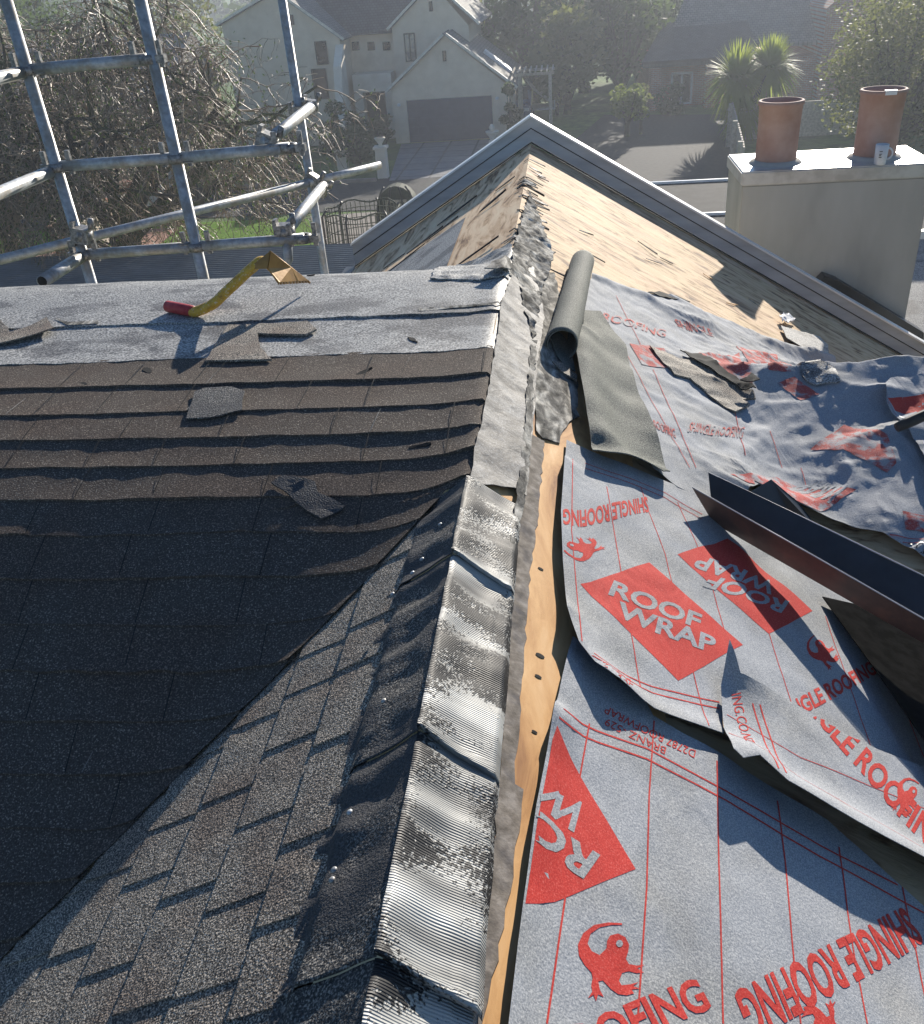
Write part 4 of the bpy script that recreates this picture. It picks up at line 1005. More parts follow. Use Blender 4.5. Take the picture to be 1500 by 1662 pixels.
# ---- neighbour's cream house
def cream_house():
    YA, YB = 43.9, 46.2
    root = empty('cream_house', (-6, YB, ZG), label='cream plastered gabled house with a double garage across the street', cat='house')
    def P(u, v, Y): return onp(u, v, 1, Y)
    def prism(name, pts, depth, m, y=None, parent=root, lb=None):
        bm = bmesh.new(); extrude_poly(bm, [tuple(p) for p in pts], (0, depth, 0)); return link(name, bm, m, parent, label=lb)
    # garage gable block
    eL, ap, eR = P(635,145,YA), P(722,58,YA), P(832,140,YA)
    prism('wall', [Vector((eL.x,YA,ZG)), Vector((eR.x-.12,YA,ZG)), Vector((eR.x-.12,YA,eR.z)), ap, eL], 7.5, M['cream'])
    def slope(a, b, Y0, dep, m, th=.12, over=.15, name='roof', lb=None):
        d = (b-a).normalized(); n_ = Vector((-d.z,0,d.x)); n_ = n_ if n_.z > 0 else -n_
        bm = bmesh.new(); a2 = a+n_*.02-Vector((0,over,0)); b2 = b+d*.2+n_*.02-Vector((0,over,0)); a2.y = Y0-over; b2.y = Y0-over
        extrude_poly(bm, [a2, b2, b2+n_*th, a2+n_*th], (0, dep+over, 0)); o = link(name, bm, m, root, label=lb)
        bm = bmesh.new(); extrude_poly(bm, [a2+n_*(th+.004)-Vector((0,.03,0)), b2+n_*(th+.004)-Vector((0,.03,0)), b2+n_*(th-.10)-Vector((0,.03,0)), a2+n_*(th-.10)-Vector((0,.03,0))], (0,.027,0))
        link('edge_trim', bm, M['trim'], o)
        return o, a2, b2, n_
    o1, a2, b2, n_ = slope(ap, eR, YA, 7.5, M['roof_grey'], lb='sunlit grey garage roof slope'); slope(ap, eL, YA, 7.5, M['roof_grey'])
    # skylight
    d = (b2-a2); c0 = a2+d*.45+n_*.13; c1 = a2+d*.85+n_*.13
    bm = bmesh.new(); extrude_poly(bm, [c0+Vector((0,2.2,0)), c1+Vector((0,2.2,0)), c1+Vector((0,2.9,0)), c0+Vector((0,2.9,0))], n_*.12); link('skylight', bm, M['white'], o1)
    # garage door
    g0, g1 = P(660,163,YA), P(798,155,YA)
    bm = bmesh.new(); box(bm, g0.x, g1.x, YA-.035, YA-.004, ZG+.02, g0.z)
    for k in range(5):
        z = ZG+.02+(g0.z-ZG)*k/5
        for j in range(8):
            xx = g0.x+(g1.x-g0.x)*j/8; ww = (g1.x-g0.x)/8
            box(bm, xx+.05, xx+ww-.05, YA-.048, YA-.036, z+.06, z+(g0.z-ZG)/5-.06)
    link('garage_door', bm, M['garage'], root)
    for (u, v) in ((648,170),(807,159)):
        p = P(u, v, YA); bm = bmesh.new(); box(bm, p.x-.08,p.x+.08,YA-.14,YA-.004,p.z-.06,p.z+.06); bmesh.ops.bevel(bm, geom=bm.edges[:], offset=.03, segments=2, affect='EDGES'); link('wall_light', bm, M['white'], root)
    def win(u0, v0, u1, v1, Y, mt='glass', bars=0):
        a, b = P(u0, v0, Y), P(u1, v1, Y); f = .05
        bm = bmesh.new()
        for (x0,x1,z0,z1) in ((a.x,b.x,a.z-f,a.z),(a.x,b.x,b.z,b.z+f),(a.x,a.x+f,b.z+f,a.z-f),(b.x-f,b.x,b.z+f,a.z-f)): box(bm, x0,x1,Y-.05,Y-.004,z0,z1)
        if bars: m_ = (a.x+b.x)/2; box(bm, m_-.03,m_+.03,Y-.048,Y-.004,b.z+f,a.z-f)
        o = link('window', bm, M['plastic_dark'], root); bm = bmesh.new(); box(bm, a.x+f,b.x-f,Y-.02,Y-.006,b.z+f,a.z-f); link('pane', bm, M[mt], o)
    win(718,82,725,99,YA)
    # upper main gable behind garage
    uL, ua, uR = P(636,45,YB), P(702,-26,YB), P(771,36,YB)
    prism('wall', [Vector((uL.x,YB,ZG)), Vector((uR.x-.3,YB,ZG)), Vector((uR.x-.3,YB,uR.z-.1)), ua, uL], 8, M['cream'])
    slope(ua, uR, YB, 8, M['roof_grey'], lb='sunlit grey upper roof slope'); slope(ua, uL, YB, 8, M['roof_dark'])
    win(655,54,677,99,YB,'curtain',1); win(696,2,703,18,YB)
    # middle wall with portico
    YM = 46.6; m0, m1 = P(550,58,YM), P(640,52,YM)
    bm = bmesh.new(); box(bm, m0.x, m1.x, YM, YM+6, ZG, m0.z); link('wall', bm, M['cream'], root)
    for (a, b) in ((571,584),(596,609),(621,634)): win(a,68,b,81,YM)
    # long dark roof rising behind the middle wall
    bm = bmesh.new(); l, r = P(490,60,YM-.3), P(648,50,YM-.3); z0 = m0.z
    extrude_poly(bm, [(l.x,YM-.35,z0-.02),(l.x,YM+4.4,z0+3.6),(l.x,YM+4.4,z0+3.75),(l.x,YM-.35,z0+.12)], (r.x-l.x+.6,0,0)); link('roof', bm, M['roof_dark'], root, label='dark slate roof over the middle of the house')
    p0, p1 = P(571,122,YM-1.2), P(634,120,YM-1.2)
    bm = bmesh.new(); box(bm, p0.x,p1.x,YM-1.2,YM-.004,p0.z-.75,p0.z)
    box(bm, p0.x,p0.x+.4,YM-1.2,YM-.004,ZG,p0.z-.752); box(bm, p1.x-.35,p1.x,YM-1.2,YM-.004,ZG,p0.z-.752); link('portico', bm, M['creamlight'], root)
    bm = bmesh.new(); box(bm, p0.x+.4,p1.x-.35,YM-.5,YM-.4,ZG,p0.z-.753); link('front_door', bm, M['plastic_dark'], root)
    # left wing gable
    YL = 44.6; a, b, c = P(360,40,YL), P(447,-12,YL), P(551,62,YL)
    prism('wall', [Vector((a.x,YL,ZG)), Vector((c.x,YL,ZG)), c, b, a], 9, M['cream'])
    slope(b, c, YL, 9, M['roof_grey']); slope(b, a, YL, 9, M['roof_grey'])
    win(510,67,534,104,YL); win(469,24,478,40,YL); win(505,112,535,160,YL)
    # sloping fin wall
    f0, f1, f2 = P(527,97,YL-2.4), P(521,240,YL-2.4), P(560,240,YL-.3)
    bm = bmesh.new(); extrude_poly(bm, [(f0.x,YL-2.0,ZG),(f0.x,YL-.01,ZG),(f0.x,YL-.01,f0.z+.4),(f0.x,YL-1.0,f0.z-.4)], (.35,0,0)); link('fin_wall', bm, M['creamlight'], root)
    win(536,195,553,232,YL)
cream_house()
# brick house, far right
def brick_house():
    Y = 50.5; root = empty('brick_house', (9, Y+3, ZG), label='red brick house with large grey roofs behind the palm, in haze', cat='house')
    P = lambda u, v, Y=Y: onp(u, v, 1, Y)
    a, b = P(1055,95), P(1180,92); bm = bmesh.new(); box(bm, a.x, b.x+9, Y, Y+9, ZG, a.z-.3); link('wall', bm, M['brick'], root)
    x0, x1 = a.x-.5, b.x+.4; zt = a.z-.3
    bm = bmesh.new(); box(bm, x0+.1, x1, Y-1.2, Y-.01, zt+.0, zt+.18)
    extrude_poly(bm, [(x0,Y-1.4,zt+.18),(x1+.8,Y-1.4,zt+.18),(x1+.8,Y+2.5,zt+1.6),(x0+1.4,Y+2.5,zt+1.6)], (0,0,.12)); o = link('porch_roof', bm, M['roof_dark'], root)
    for k, xx in enumerate((x0+.5, x0+3.1)):
        bm = bmesh.new(); box(bm, xx, xx+.5, Y-1.2, Y-.7, ZG, zt); link('porch_pillar', bm, M['brick'], root)
    bm = bmesh.new(); xa, xb = P(1150,60).x, P(1330,60).x
    extrude_poly(bm, [(xa-2,Y+.5,zt+.6),(xb,Y+.2,zt+.4),(xb+3,Y+9,zt+5.2),(xa+1,Y+9,zt+5.2)], (0,0,.15)); link('roof', bm, M['roof_grey'], root, label='big hazy grey roof slope')
    bm = bmesh.new(); xc = P(1330,60).x
    extrude_poly(bm, [(xc,Y-.8,ZG),(xc+12,Y-.8,ZG),(xc+12,Y-.8,zt+3),(xc+5,Y-.8,zt+6),(xc,Y-.8,zt+2)], (0,8,0)); link('gable_wall', bm, M['brick'], root)
    wa, wb = P(1090,118,Y-.01), P(1122,168,Y-.01)
    bm = bmesh.new(); f = .08
    for q in ((wa.x,wb.x,wa.z-f,wa.z),(wa.x,wb.x,wb.z,wb.z+f),(wa.x,wa.x+f,wb.z+f,wa.z-f),(wb.x-f,wb.x,wb.z+f,wa.z-f),((wa.x+wb.x)/2-.04,(wa.x+wb.x)/2+.04,wb.z+f,wa.z-f)): box(bm, q[0],q[1],Y-.07,Y-.004,q[2],q[3])
    o = link('window', bm, M['white'], root); bm = bmesh.new(); box(bm, wa.x+f,wb.x-f,Y-.03,Y-.006,wb.z+f,wa.z-f); link('pane', bm, M['glass'], o)
brick_house()
# grey roofed house behind the bare tree
def back_house():
    root = empty('grey_roof_house', (-27, 46, ZG), label='grey roofed house mostly hidden behind the bare tree', cat='house')
    bm = bmesh.new(); box(bm, -36,-17.5,41,50,ZG,ZG+2.6); link('wall', bm, M['cream'], root)
    bm = bmesh.new(); extrude_poly(bm, [(-37,40.4,ZG+2.5),(-37,45.5,ZG+5.0),(-37,50.6,ZG+2.5)], (20.2,0,0)); link('roof', bm, M['roof_grey'], root)
    bm = bmesh.new(); extrude_poly(bm, [(-27,37.5,ZG+2.5),(-23.5,37.5,ZG+4.4),(-20,37.5,ZG+2.5)], (0,7.5,0)); link('roof', bm, M['roof_dark'], root, label='dark projecting roof wing')
    bm = bmesh.new(); box(bm, -26.5,-20.5,37.9,41,ZG,ZG+2.5); link('wall', bm, M['cream'], root)
    for x in (-25.5,-22.8,-18.8):
        y = 37.9 if x < -20 else 41
        bm = bmesh.new(); box(bm, x, x+1.4, y-.05, y-.004, ZG+.9, ZG+2.1); o = link('window', bm, M['white'], root)
        bm = bmesh.new(); box(bm, x+.08, x+1.32, y-.058, y-.051, ZG+.98, ZG+2.02); link('pane', bm, M['glass'], o)
back_house()
# gate posts
for i, (u, v, ht, lb) in enumerate(((675, 288, 1.05, 'taller cream gate post with an urn, beside the driveway'), (585, 275, .7, 'shorter cream gate post left of the urn post'))):
    p = gp(u-52 if i == 0 else u-27, v); root = empty('gate_post', (p.x, p.y, ZG), label=lb, cat='gate post')
    bm = bmesh.new(); box(bm, p.x-.2,p.x+.2,p.y-.2,p.y+.2,ZG,ZG+ht); link('shaft', bm, M['creamlight'], root)
    bm = bmesh.new(); box(bm, p.x-.26,p.x+.26,p.y-.26,p.y+.26,ZG+ht,ZG+ht+.09); link('cap', bm, M['creamlight'], root)
    if i == 0:
        bm = bmesh.new(); lathe(bm, [(0,0),(.12,0),(.06,.06),(.2,.26),(.22,.3),(.15,.3)], (p.x,p.y,ZG+ht+.09), 14); link('urn', bm, M['creamlight'], root)
p = gp(800, 240); root = empty('garden_urn', (p.x, p.y, ZG), label='pale stone urn on a pedestal by the garage corner', cat='urn')
bm = bmesh.new(); lathe(bm, [(.16,0),(.16,.3),(.08,.36),(.26,.6),(.3,.68),(.2,.68),(0,.66)], (p.x,p.y,ZG), 16); link('bowl', bm, M['creamlight'], root)
bm = bmesh.new(); lathe(bm, [(.0,.66),(.1,.7),(.12,.84),(.05,.95),(0,.96)], (p.x,p.y,ZG), 12); link('finial', bm, M['creamlight'], root)
# low cream wall with brick piers running away
def cwall():
    root = empty('garden_wall', (-14.3, 30, ZG), label='sunlit cream garden wall with brick piers behind the bare tree', cat='wall')
    for k in range(5):
        y = 24.6+k*2.9; x = -13.8-.25*k
        bm = bmesh.new(); box(bm, x-.22,x+.22,y-.22,y+.22,ZG,ZG+1.35); box(bm, x-.28,x+.28,y-.28,y+.28,ZG+1.352,ZG+1.44); link('brick_pier', bm, M['brick'], root)
        if k < 4:
            bm = bmesh.new(); box(bm, x-.15,x+.02,y+.225,y+2.67,ZG,ZG+1.15); link('panel', bm, M['creamlight'], root)
cwall()
# corrugated roof below the scaffold
def corr():
    a = onp(90, 440, 2, -4.3); b = onp(575, 396, 2, -4.3); c = onp(575, 480, 2, -4.3)
    x0, x1, y0, y1 = -14.5, -3.0, c.y-3, max(a.y, b.y)
    root = empty('corrugated_shed', ((x0+x1)/2, y0, ZG), label='long corrugated grey steel shed roof beyond the scaffold', cat='shed')
    pit = .150; n = int((y1-y0)/pit)
    bm = bmesh.new(); pr = None
    for i in range(n*6+1):
        y = y0+i*pit/6; ph = (i % 6)
        z = -4.3+(.035 if ph in (0, 1) else .0 if ph in (3, 4) else .018)+.012*(i/(n*6))
        c = (bm.verts.new((x0,y,z)), bm.verts.new((x1,y,z)))
        if pr: bm.faces.new((pr[0], pr[1], c[1], c[0]))
        pr = c
    link('roof', bm, M['corr'], root)
    bm = bmesh.new(); box(bm, x0+.1,x1-.1,y0+.1,y1-.1,ZG,-4.33); link('wall', bm, M['cream'], root)
corr()
# trampoline with net and small basketball hoop
def tramp():
    c = gp(603, 462); c.z = ZG
    root = empty('trampoline', (c.x, c.y, ZG), label='trampoline with black hooped poles and green net left of the gable end', cat='trampoline')
    R = 1.0; bm = bmesh.new()
    ring = [(c.x+R*math.cos(a), c.y+R*math.sin(a), ZG+.7) for a in [k*math.pi/16 for k in range(33)]]; tube(bm, ring, .035, 6); link('frame', bm, M['plastic_dark'], root, True)
    bm = bmesh.new(); lathe(bm, [(0,.7),(R*.9,.7)], (c.x,c.y,ZG), 32); link('mat', bm, M['plastic_dark'], root)
    for k in range(6):
        a = k*math.pi/3+.3; x, y = c.x+R*math.cos(a), c.y+R*math.sin(a)
        bm = bmesh.new(); tube(bm, [(x,y,ZG),(x,y,ZG+1.8),(x-.12*math.cos(a),y-.12*math.sin(a),ZG+1.95)], .03, 6); link('pole', bm, M['plastic_dark'], root, True)
    bm = bmesh.new(); top = [(c.x+R*.93*math.cos(a), c.y+R*.93*math.sin(a), ZG+1.9+.05*math.cos(6*a)) for a in [k*math.pi/16 for k in range(33)]]; tube(bm, top, .02, 5)
    # net as crossing cords
    for k in range(48):
        a = k*math.pi/24; tube(bm, [(c.x+R*.95*math.cos(a), c.y+R*.95*math.sin(a), ZG+.7), (c.x+R*.93*math.cos(a), c.y+R*.93*math.sin(a), ZG+1.9)], .012, 3, cap=False)
    for z in (1.0,1.25,1.5,1.75):
        tube(bm, [(c.x+R*.94*math.cos(a), c.y+R*.94*math.sin(a), ZG+z) for a in [k*math.pi/16 for k in range(33)]], .012, 3, cap=False)
    link('safety_net', bm, M['net'], root)
    d = gp(648, 402); root = empty('hooped_cover', (d.x, d.y, ZG), label='domed hooped net cage with a white framed square, by the gable edge', cat='net cage')
    for s in (-.55,-.2,.2,.55):
        bm = bmesh.new(); tube(bm, [(d.x+s*1.05, d.y+.25*abs(s), ZG)]+[(d.x+s*(1.05-.5*t), d.y+.2, ZG+.9+.75*math.sin(t*1.5)) for t in (0,.3,.6,1)], .03, 6); link('hoop', bm, M['plastic_dark'], root, True)
    bm = bmesh.new(); n = 14
    pts = [(d.x+.6*math.cos(a), d.y+.25, ZG+.9+.75*math.sin(a)) for a in [k*math.pi/n for k in range(n+1)]]
    extrude_poly(bm, [(d.x+.6,d.y+.25,ZG+.05)]+pts+[(d.x-.6,d.y+.25,ZG+.05)], (0,.5,0)); link('net_body', bm, M['net'], root)
    bm = bmesh.new()
    for q in ((-.30,.30,1.22,1.28),(-.30,.30,.75,.81),(-.30,-.24,.81,1.22),(.24,.30,.81,1.22)): box(bm, d.x+q[0],d.x+q[1],d.y+.19,d.y+.246,ZG+q[2],ZG+q[3])
    link('white_frame', bm, M['wood_pale'], root)
tramp()
# fence at right of the turning head, with posts
def rfence():
    a = gp(1200, 318); b = gp(1180, 214); L = (b-a).length; ang = math.atan2(b.y-a.y, b.x-a.x)
    root = empty('timber_fence', (a.x, a.y, ZG), label='grey timber fence beside the asphalt, left of the chimney', cat='fence')
    R_ = Matrix.Translation((a.x, a.y, ZG)) @ Matrix.Rotation(ang, 4, 'Z'); bm = bmesh.new(); k = 0; t = 0
    while t < L: box(bm, t, t+.27, -.05, 0, 0, 1.45+.02*(k % 3), R_); t += .29; k += 1
    link('palings', bm, M['wood_pale'], root)
    for t in (.2, L*.35, L*.7, L-.3):
        bm = bmesh.new(); box(bm, t, t+.15, .01, .16, 0, 1.58, R_); link('post', bm, M['wood_pale'], root)
    bm = bmesh.new(); box(bm, b.x+.1, b.x+9, b.y-2, b.y-1.94, ZG, ZG+1.3); link('return_panel', bm, M['wood_pale'], root)
rfence()
# flat dark roof with pale edges, below right
def carport():
    z = -2.4; L = onp(1035, 298, 2, z); Rr = onp(1190, 291, 2, z); l2 = onp(1155, 347, 2, z)
    y1 = Rr.y; y2 = l2.y
    root = empty('flat_roof_carport', (3.5, y2, ZG), label='dark flat carport roof with two pale metal edges beyond the gable', cat='carport')
    bm = bmesh.new(); box(bm, L.x, 9, y2-2.2, y1, z-.12, z-.02); link('roof', bm, M['asphalt'], root)
    for yy, x0 in ((y1, L.x), (y2, L.x)):
        bm = bmesh.new(); box(bm, x0, 9, yy-.02, yy+.03, z-.018, z+.02); link('edge_strip', bm, M['barge_metal'], root)
    bm = bmesh.new()
    for x in (L.x+.3, 8.7):
        for y in (y2-2, y1-.3): box(bm, x, x+.12, y, y+.12, ZG, z-.121)
    link('posts_frame', bm, M['flash'], root)
    # lower side roof right of chimney
    bm = bmesh.new(); root2 = empty('side_roof', (4.2, 6.5, ZG), label='pale grey side roof with dark edge at the right of the chimney', cat='roof')
    a = onp(1478, 470, 1, 6.6)
    extrude_poly(bm, [(2.42,5.7,-1.62),(5.5,5.7,-1.62),(5.5,7.4,-1.16),(2.42,7.4,-1.16)], (0,0,-.06)); link('roof_sheet', bm, M['granule_grey'], root2)
    bm = bmesh.new(); box(bm, 2.42,5.5,7.41,7.46,-1.2,-1.10); link('edge_strip', bm, M['barge_metal'], root2)
    bm = bmesh.new(); box(bm, 2.5,5.4,5.8,7.3,ZG,-1.72); link('wall', bm, M['creamlight'], root2)
carport()
# trailer load and blue car by the garage
def trailer():
    p = gp(878, 196); root = empty('trailer', (p.x, p.y, ZG), label='trailer loaded with pale slatted timber beyond the gable peak', cat='trailer')
    x, y = p.x, p.y+.6
    bm = bmesh.new(); box(bm, x-.7,x+.7,y,y+1.6,ZG+.4,ZG+.5); box(bm, x-.7,x-.64,y,y+1.6,ZG+.5,ZG+.8); box(bm, x+.64,x+.7,y,y+1.6,ZG+.5,ZG+.8); link('tray', bm, M['galv'], root)
    R_ = Matrix.Translation((x, y+.5, ZG+1.1)) @ Matrix.Rotation(.7, 4, 'Y') @ Matrix.Rotation(.5, 4, 'Z')
    bm = bmesh.new()
    for k in range(6): box(bm, -.8,.8,-.6+k*.22,-.48+k*.22,-.02,.02, R_)
    for k in range(3): box(bm, -.8+k*.75,-.7+k*.75,-.6,.62,.024,.10, R_)
    link('timber_pallet', bm, M['wood_pale'], root)
    for s in (-.78,.78):
        bm = bmesh.new(); lathe(bm, [(0,-.09),(.3,-.09),(.3,.09),(0,.09)], (0,0,0), 18); bmesh.ops.transform(bm, matrix=Matrix.Translation((x+s,y+.8,ZG+.3)) @ Matrix.Rotation(math.pi/2, 4, 'Y'), verts=bm.verts[:]); link('wheel', bm, M['plastic_dark'], root)
    p = gp(840, 203); root = empty('parked_car', (p.x, p.y+2, ZG), label='small blue car parked between the garage and the trailer', cat='car')
    x, y = p.x-.1, p.y+.4; prof = [(0,.3),(0,.75),(.9,.9),(1.4,1.32),(2.8,1.35),(3.4,.95),(3.7,.85),(3.7,.3)]
    bm = bmesh.new(); extrude_poly(bm, [(x-.75,y+a,ZG+b) for a, b in prof], (1.5,0,0)); bmesh.ops.bevel(bm, geom=bm.edges[:], offset=.06, segments=2, affect='EDGES'); link('body', bm, M['carblue'], root)
    bm = bmesh.new(); extrude_poly(bm, [(x-.62,y+.93,ZG+.955),(x+.62,y+.93,ZG+.955),(x+.55,y+1.36,ZG+1.32),(x-.55,y+1.36,ZG+1.32)], (0,-.03,.03)); link('windscreen', bm, M['glass'], root)
    for sx in (-.72,.72):
        for sy in (.65,2.95):
            bm = bmesh.new(); lathe(bm, [(0,-.1),(.3,-.1),(.3,.1),(0,.1)], (0,0,0), 18); bmesh.ops.transform(bm, matrix=Matrix.Translation((x+sx,y+sy,ZG+.3)) @ Matrix.Rotation(math.pi/2, 4, 'Y'), verts=bm.verts[:]); link('wheel', bm, M['plastic_dark'], root)
        bm = bmesh.new(); box(bm, x+sx*.75-.13,x+sx*.75+.13,y-.03,y+.02,ZG+.55,ZG+.68); link('headlight', bm, M['white'], root)
trailer()

# ---- trees and shrubs
def palm(u, v, Y, hts, label):
    p = onp(u, v, 1, Y); root = empty('cabbage_tree', (p.x, Y, ZG), label=label, cat='cabbage tree')
    rn = random.Random(5); bt = bmesh.new(); bc = bmesh.new()
    for (hu, hv, rr) in hts:
        c = onp(hu, hv, 1, Y)
        tube(bt, [(p.x,Y,ZG-.1), (p.x+(c.x-p.x)*.3,Y,ZG+(c.z-ZG)*.5), tuple(c)], [.16,.12,.09], 7)
        for k in range(620):
            d = Vector((rn.gauss(0,1), rn.gauss(0,1), rn.gauss(.25,.8))).normalized(); L = rr*rn.uniform(.75,1.1)
            s = d.cross(Vector((0,0,1))).normalized()*.045; q0 = c+d*.06; q1 = c+d*L*.6; q2 = c+d*L+Vector((0,0,-.22*L*(1-d.z)))
            a = [bc.verts.new(q0-s), bc.verts.new(q0+s), bc.verts.new(q1+s), bc.verts.new(q1-s), bc.verts.new(q2)]
            bc.faces.new(a[:4]); bc.faces.new((a[3], a[2], a[4]))
    link('trunk', bt, M['bark'], root, True); link('crown', bc, M['leaf_palm'], root)
palm(1205, 240, 40.5, [(1196,128,1.45),(1250,112,1.35),(1206,182,1.1)], 'cabbage tree with three spiky green heads left of the chimney pots')
leafy_tree('topiary_bush', 2.75, 42.5, 2.1, 1.0, M['leaf_moss'], 4, 'clipped rounded topiary bush on the far kerb', cat='bush', n=2400, leaf=.09, blobs=10)
leafy_tree('shrub', 3.35, 42.9, 2.0, .45, M['leaf_olive'], 5, 'thin reddish shrub touching the clipped topiary', cat='bush', n=500, leaf=.09, blobs=6)
leafy_tree('magnolia', 11.2, 34.5, 5.4, 3.1, M['leaf_olive'], 8, 'large glossy leaved tree behind the chimney pots', n=26000, leaf=.085, blobs=40, trunk_h=.12)
leafy_tree('magnolia', 14.2, 33.5, 6.4, 2.6, M['leaf_moss'], 9, 'light green tree at the top right corner behind the right pot', n=15000, leaf=.085, blobs=28, trunk_h=.12)
specs = [(-1.6,54,7.5,3.0,'leaf_dark'),(1.2,58,8.0,3.4,'leaf_olive'),(4.4,60,7.2,3.0,'leaf_dark'),(-4.5,62,9,3.8,'leaf_olive'),(.2,50,4.6,2.0,'leaf_olive'),(3.0,52.5,6.2,2.4,'leaf_dark'),(5.0,66,10,4,'leaf_dark'),(-1,68,10.5,4,'leaf_olive'),(17,56,8,3.5,'leaf_dark'),(-13.5,56,8,3.4,'leaf_dark'),(-32,58,8.5,4,'leaf_dark'),(-24,60,8.5,4,'leaf_olive'),(24,45,8,4,'leaf_dark'),(11,70,9.5,4.5,'leaf_dark'),(-40,50,8,4,'leaf_dark')]
lbs = ['dark rounded tree right of the cream house','olive tree behind the dark rounded tree','dark tree above the clipped topiary','tall olive tree directly behind the cream house roof','low olive tree beside the wooden pergola','lower dark tree left of the brick house porch','tall dark tree far behind the topiary','tallest olive tree far behind the garage','dark tree behind the brick gable','dark tree behind the left wing of the cream house','dark tree behind the grey roofed house','olive tree behind the grey roofed house','dark tree at the far right edge','distant dark tree behind the brick house roof','dark tree at the far left edge']
for i, (x, y, h, r, m) in enumerate(specs):
    leafy_tree('garden_tree', x, y, h, r, M[m], 20+i, lbs[i], group='trees beyond the houses', n=4200, leaf=.20, blobs=22, trunk_h=.12)
for i, (x, y, h, r, lb) in enumerate(((-8.9,42.6,1.8,.9,'dark shrub by the front door of the cream house'),(-7.9,43.0,1.3,.7,'small dark shrub at the left corner of the garage'),(-9.6,40.6,2.2,1.1,'dark hedge shrub left of the driveway'),(-2.2,42.6,2.6,.6,'dark climbing shrub at the right corner of the garage'),(-8.3,38.6,1.5,1.0,'dark shrub behind the gate posts'),(-10.8,38.0,1.6,1.2,'dark shrub behind the bare branches'),(-13.0,33.0,1.8,1.5,'green shrub below the bare branches'),(5.0,47.6,1.2,1.0,'dark shrub in front of the brick porch'),(-17.5,24.3,1.7,1.6,'dark shrub at the far left of the lawn'))):
    leafy_tree('shrub', x, y, h, r, M['leaf_dark' if i != 6 else 'leaf_moss'], 60+i, lb, cat='shrub', group='garden shrubs', n=1500, leaf=.10, blobs=9, trunk_h=.1)
# pergola
def pergola():
    p = gp(878, 150+30); root = empty('pergola', (-1.2, 45.2, ZG), label='weathered timber pergola at the right of the garage', cat='pergola')
    for x in (-1.9,-.55):
        for y in (44.4,46.2):
            bm = bmesh.new(); box(bm, x-.06,x+.06,y-.06,y+.06,ZG,ZG+2.5); link('post', bm, M['wood_pale'], root)
    for k in range(8):
        bm = bmesh.new(); box(bm, -2.2+k*.25,-2.14+k*.25,44.1,46.5,ZG+2.53,ZG+2.62); link('rafter', bm, M['wood_pale'], root)
    bm = bmesh.new(); box(bm, -2.1,-.35,44.36,44.44,ZG+2.42,ZG+2.528); link('beam', bm, M['wood_pale'], root); bm = bmesh.new(); box(bm, -2.1,-.35,46.16,46.24,ZG+2.42,ZG+2.528); link('beam', bm, M['wood_pale'], root)
pergola()
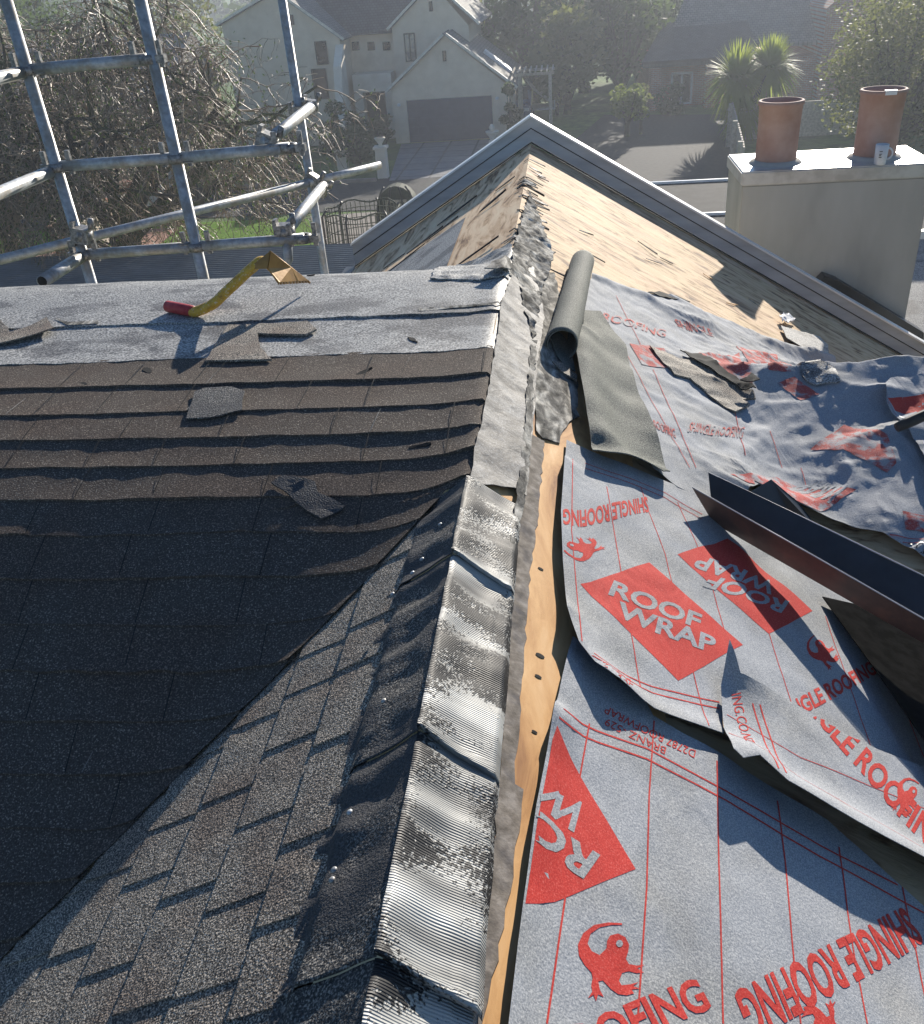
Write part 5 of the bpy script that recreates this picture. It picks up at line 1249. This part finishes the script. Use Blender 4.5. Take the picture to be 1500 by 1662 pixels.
# big bare tree with hanging twigs
def bare_tree(u, v, seed, label, r0, h0, lean, twk):
    base = gp(u, v); base = Vector((base.x, base.y, ZG)); rn = random.Random(seed)
    root = empty('bare_tree', tuple(base), label=label, cat='tree')
    bl = bmesh.new(); bt = bmesh.new(); bf = bmesh.new()
    def grow(p, d, L, r, lev):
        n = 4; pts = [p]; q = p.copy(); dd = d.copy(); jit = .20 if lev < 3 else .33
        for i in range(n):
            dd = (dd+Vector((rn.gauss(0,jit), rn.gauss(0,jit), rn.gauss(0,jit)))+Vector((0,0,.10 if lev < 3 else (-.22 if lev > 3 else 0)))).normalized()
            q = q+dd*L/n; pts.append(q.copy())
        r2 = max(.006, r*.66)
        tube(bl if lev < 4 else bt, pts, [r+(r2-r)*i/n for i in range(n+1)], 7 if lev < 2 else (5 if lev < 4 else 3), cap=False)
        if lev >= 2:
            for _ in range(twk):
                c = pts[rn.randrange(1, n+1)]+Vector((rn.gauss(0,.12),rn.gauss(0,.12),rn.gauss(0,.12))); a = Vector((rn.gauss(0,1),rn.gauss(0,1),-1)).normalized()*.05; b = a.orthogonal().normalized()*.018
                bf.faces.new([bf.verts.new(c+a), bf.verts.new(c+b), bf.verts.new(c-a), bf.verts.new(c-b)])
        if lev == 6: return
        k = (4,4,4,4,4,3)[lev]; spread = (.75,.8,.85,.9,1.0,1.1)[lev]
        for j in range(k):
            t = rn.uniform(.35,1) if j < k-1 else 1.0
            i = min(n-1, int(t*n)); s_ = pts[i].lerp(pts[i+1], t*n-i)
            ax = Vector((rn.gauss(0,1), rn.gauss(0,1), rn.gauss(0,.5))).normalized()
            nd = (d*(1-.3*spread)+ax*spread+Vector((0,0,.15 if lev < 2 else -.25 if lev > 2 else 0))).normalized()
            grow(s_, nd, (2.0,2.9,2.3,1.7,1.25,.9,.6)[lev+1]*rn.uniform(.7,1.15), max(.0075, r2*rn.uniform(.55,.8)), lev+1)
    grow(base, Vector((.06,0,1)), h0, r0, 0)
    for l in lean: grow(base+Vector((0,0,l[3])), Vector(l[:3]).normalized(), l[4], r0*.5, 1)
    link('trunk', bl, M['bark'], root, True); link('twigs', bt, M['twig'], root); link('mossy_leaves', bf, M['leaf_dark'], root)
bare_tree(212, 478, 42, 'large bare mossy tree with drooping twigs behind the scaffold', .45, 2.0, [(.8,.1,.7,1.2,3.4),(-.6,-.1,.8,1.0,3.0)], 1)
bare_tree(30, 430, 7, 'second bare tree at the far left behind the lawn', .3, 2.2, [(.5,.2,.8,1.0,2.4)], 1)
# distant bush covering the rise to the horizon
bm = bmesh.new(); rn = random.Random(77)
for k in range(260):
    x = rn.uniform(-190, 150); y = rn.uniform(95, 190); q = rn.uniform(4, 9)
    leafcloud(bm, (x, y, ZG+(y-90)*.03+q*.5), (q, q, q*.8), 130, .9, rn)
link('far_bush', bm, M['leaf_dark'], None, kind='stuff', label='distant bush on the rise', cat='bush')

# ------------------------------------------------------------------ haze
bm = bmesh.new(); box(bm, -420, 420, -62, 620, ZG-1.2, 12)
hm = bpy.data.materials.new('haze'); hm.use_nodes = True; t = hm.node_tree
for n in list(t.nodes): t.nodes.remove(n)
o_ = t.nodes.new('ShaderNodeOutputMaterial'); pv = t.nodes.new('ShaderNodeVolumePrincipled')
pv.inputs['Color'].default_value = (.80,.87,.98,1); pv.inputs['Density'].default_value = .0019; pv.inputs['Anisotropy'].default_value = .45
t.links.new(pv.outputs[0], o_.inputs['Volume'])
link('haze', bm, hm, None, kind='stuff')
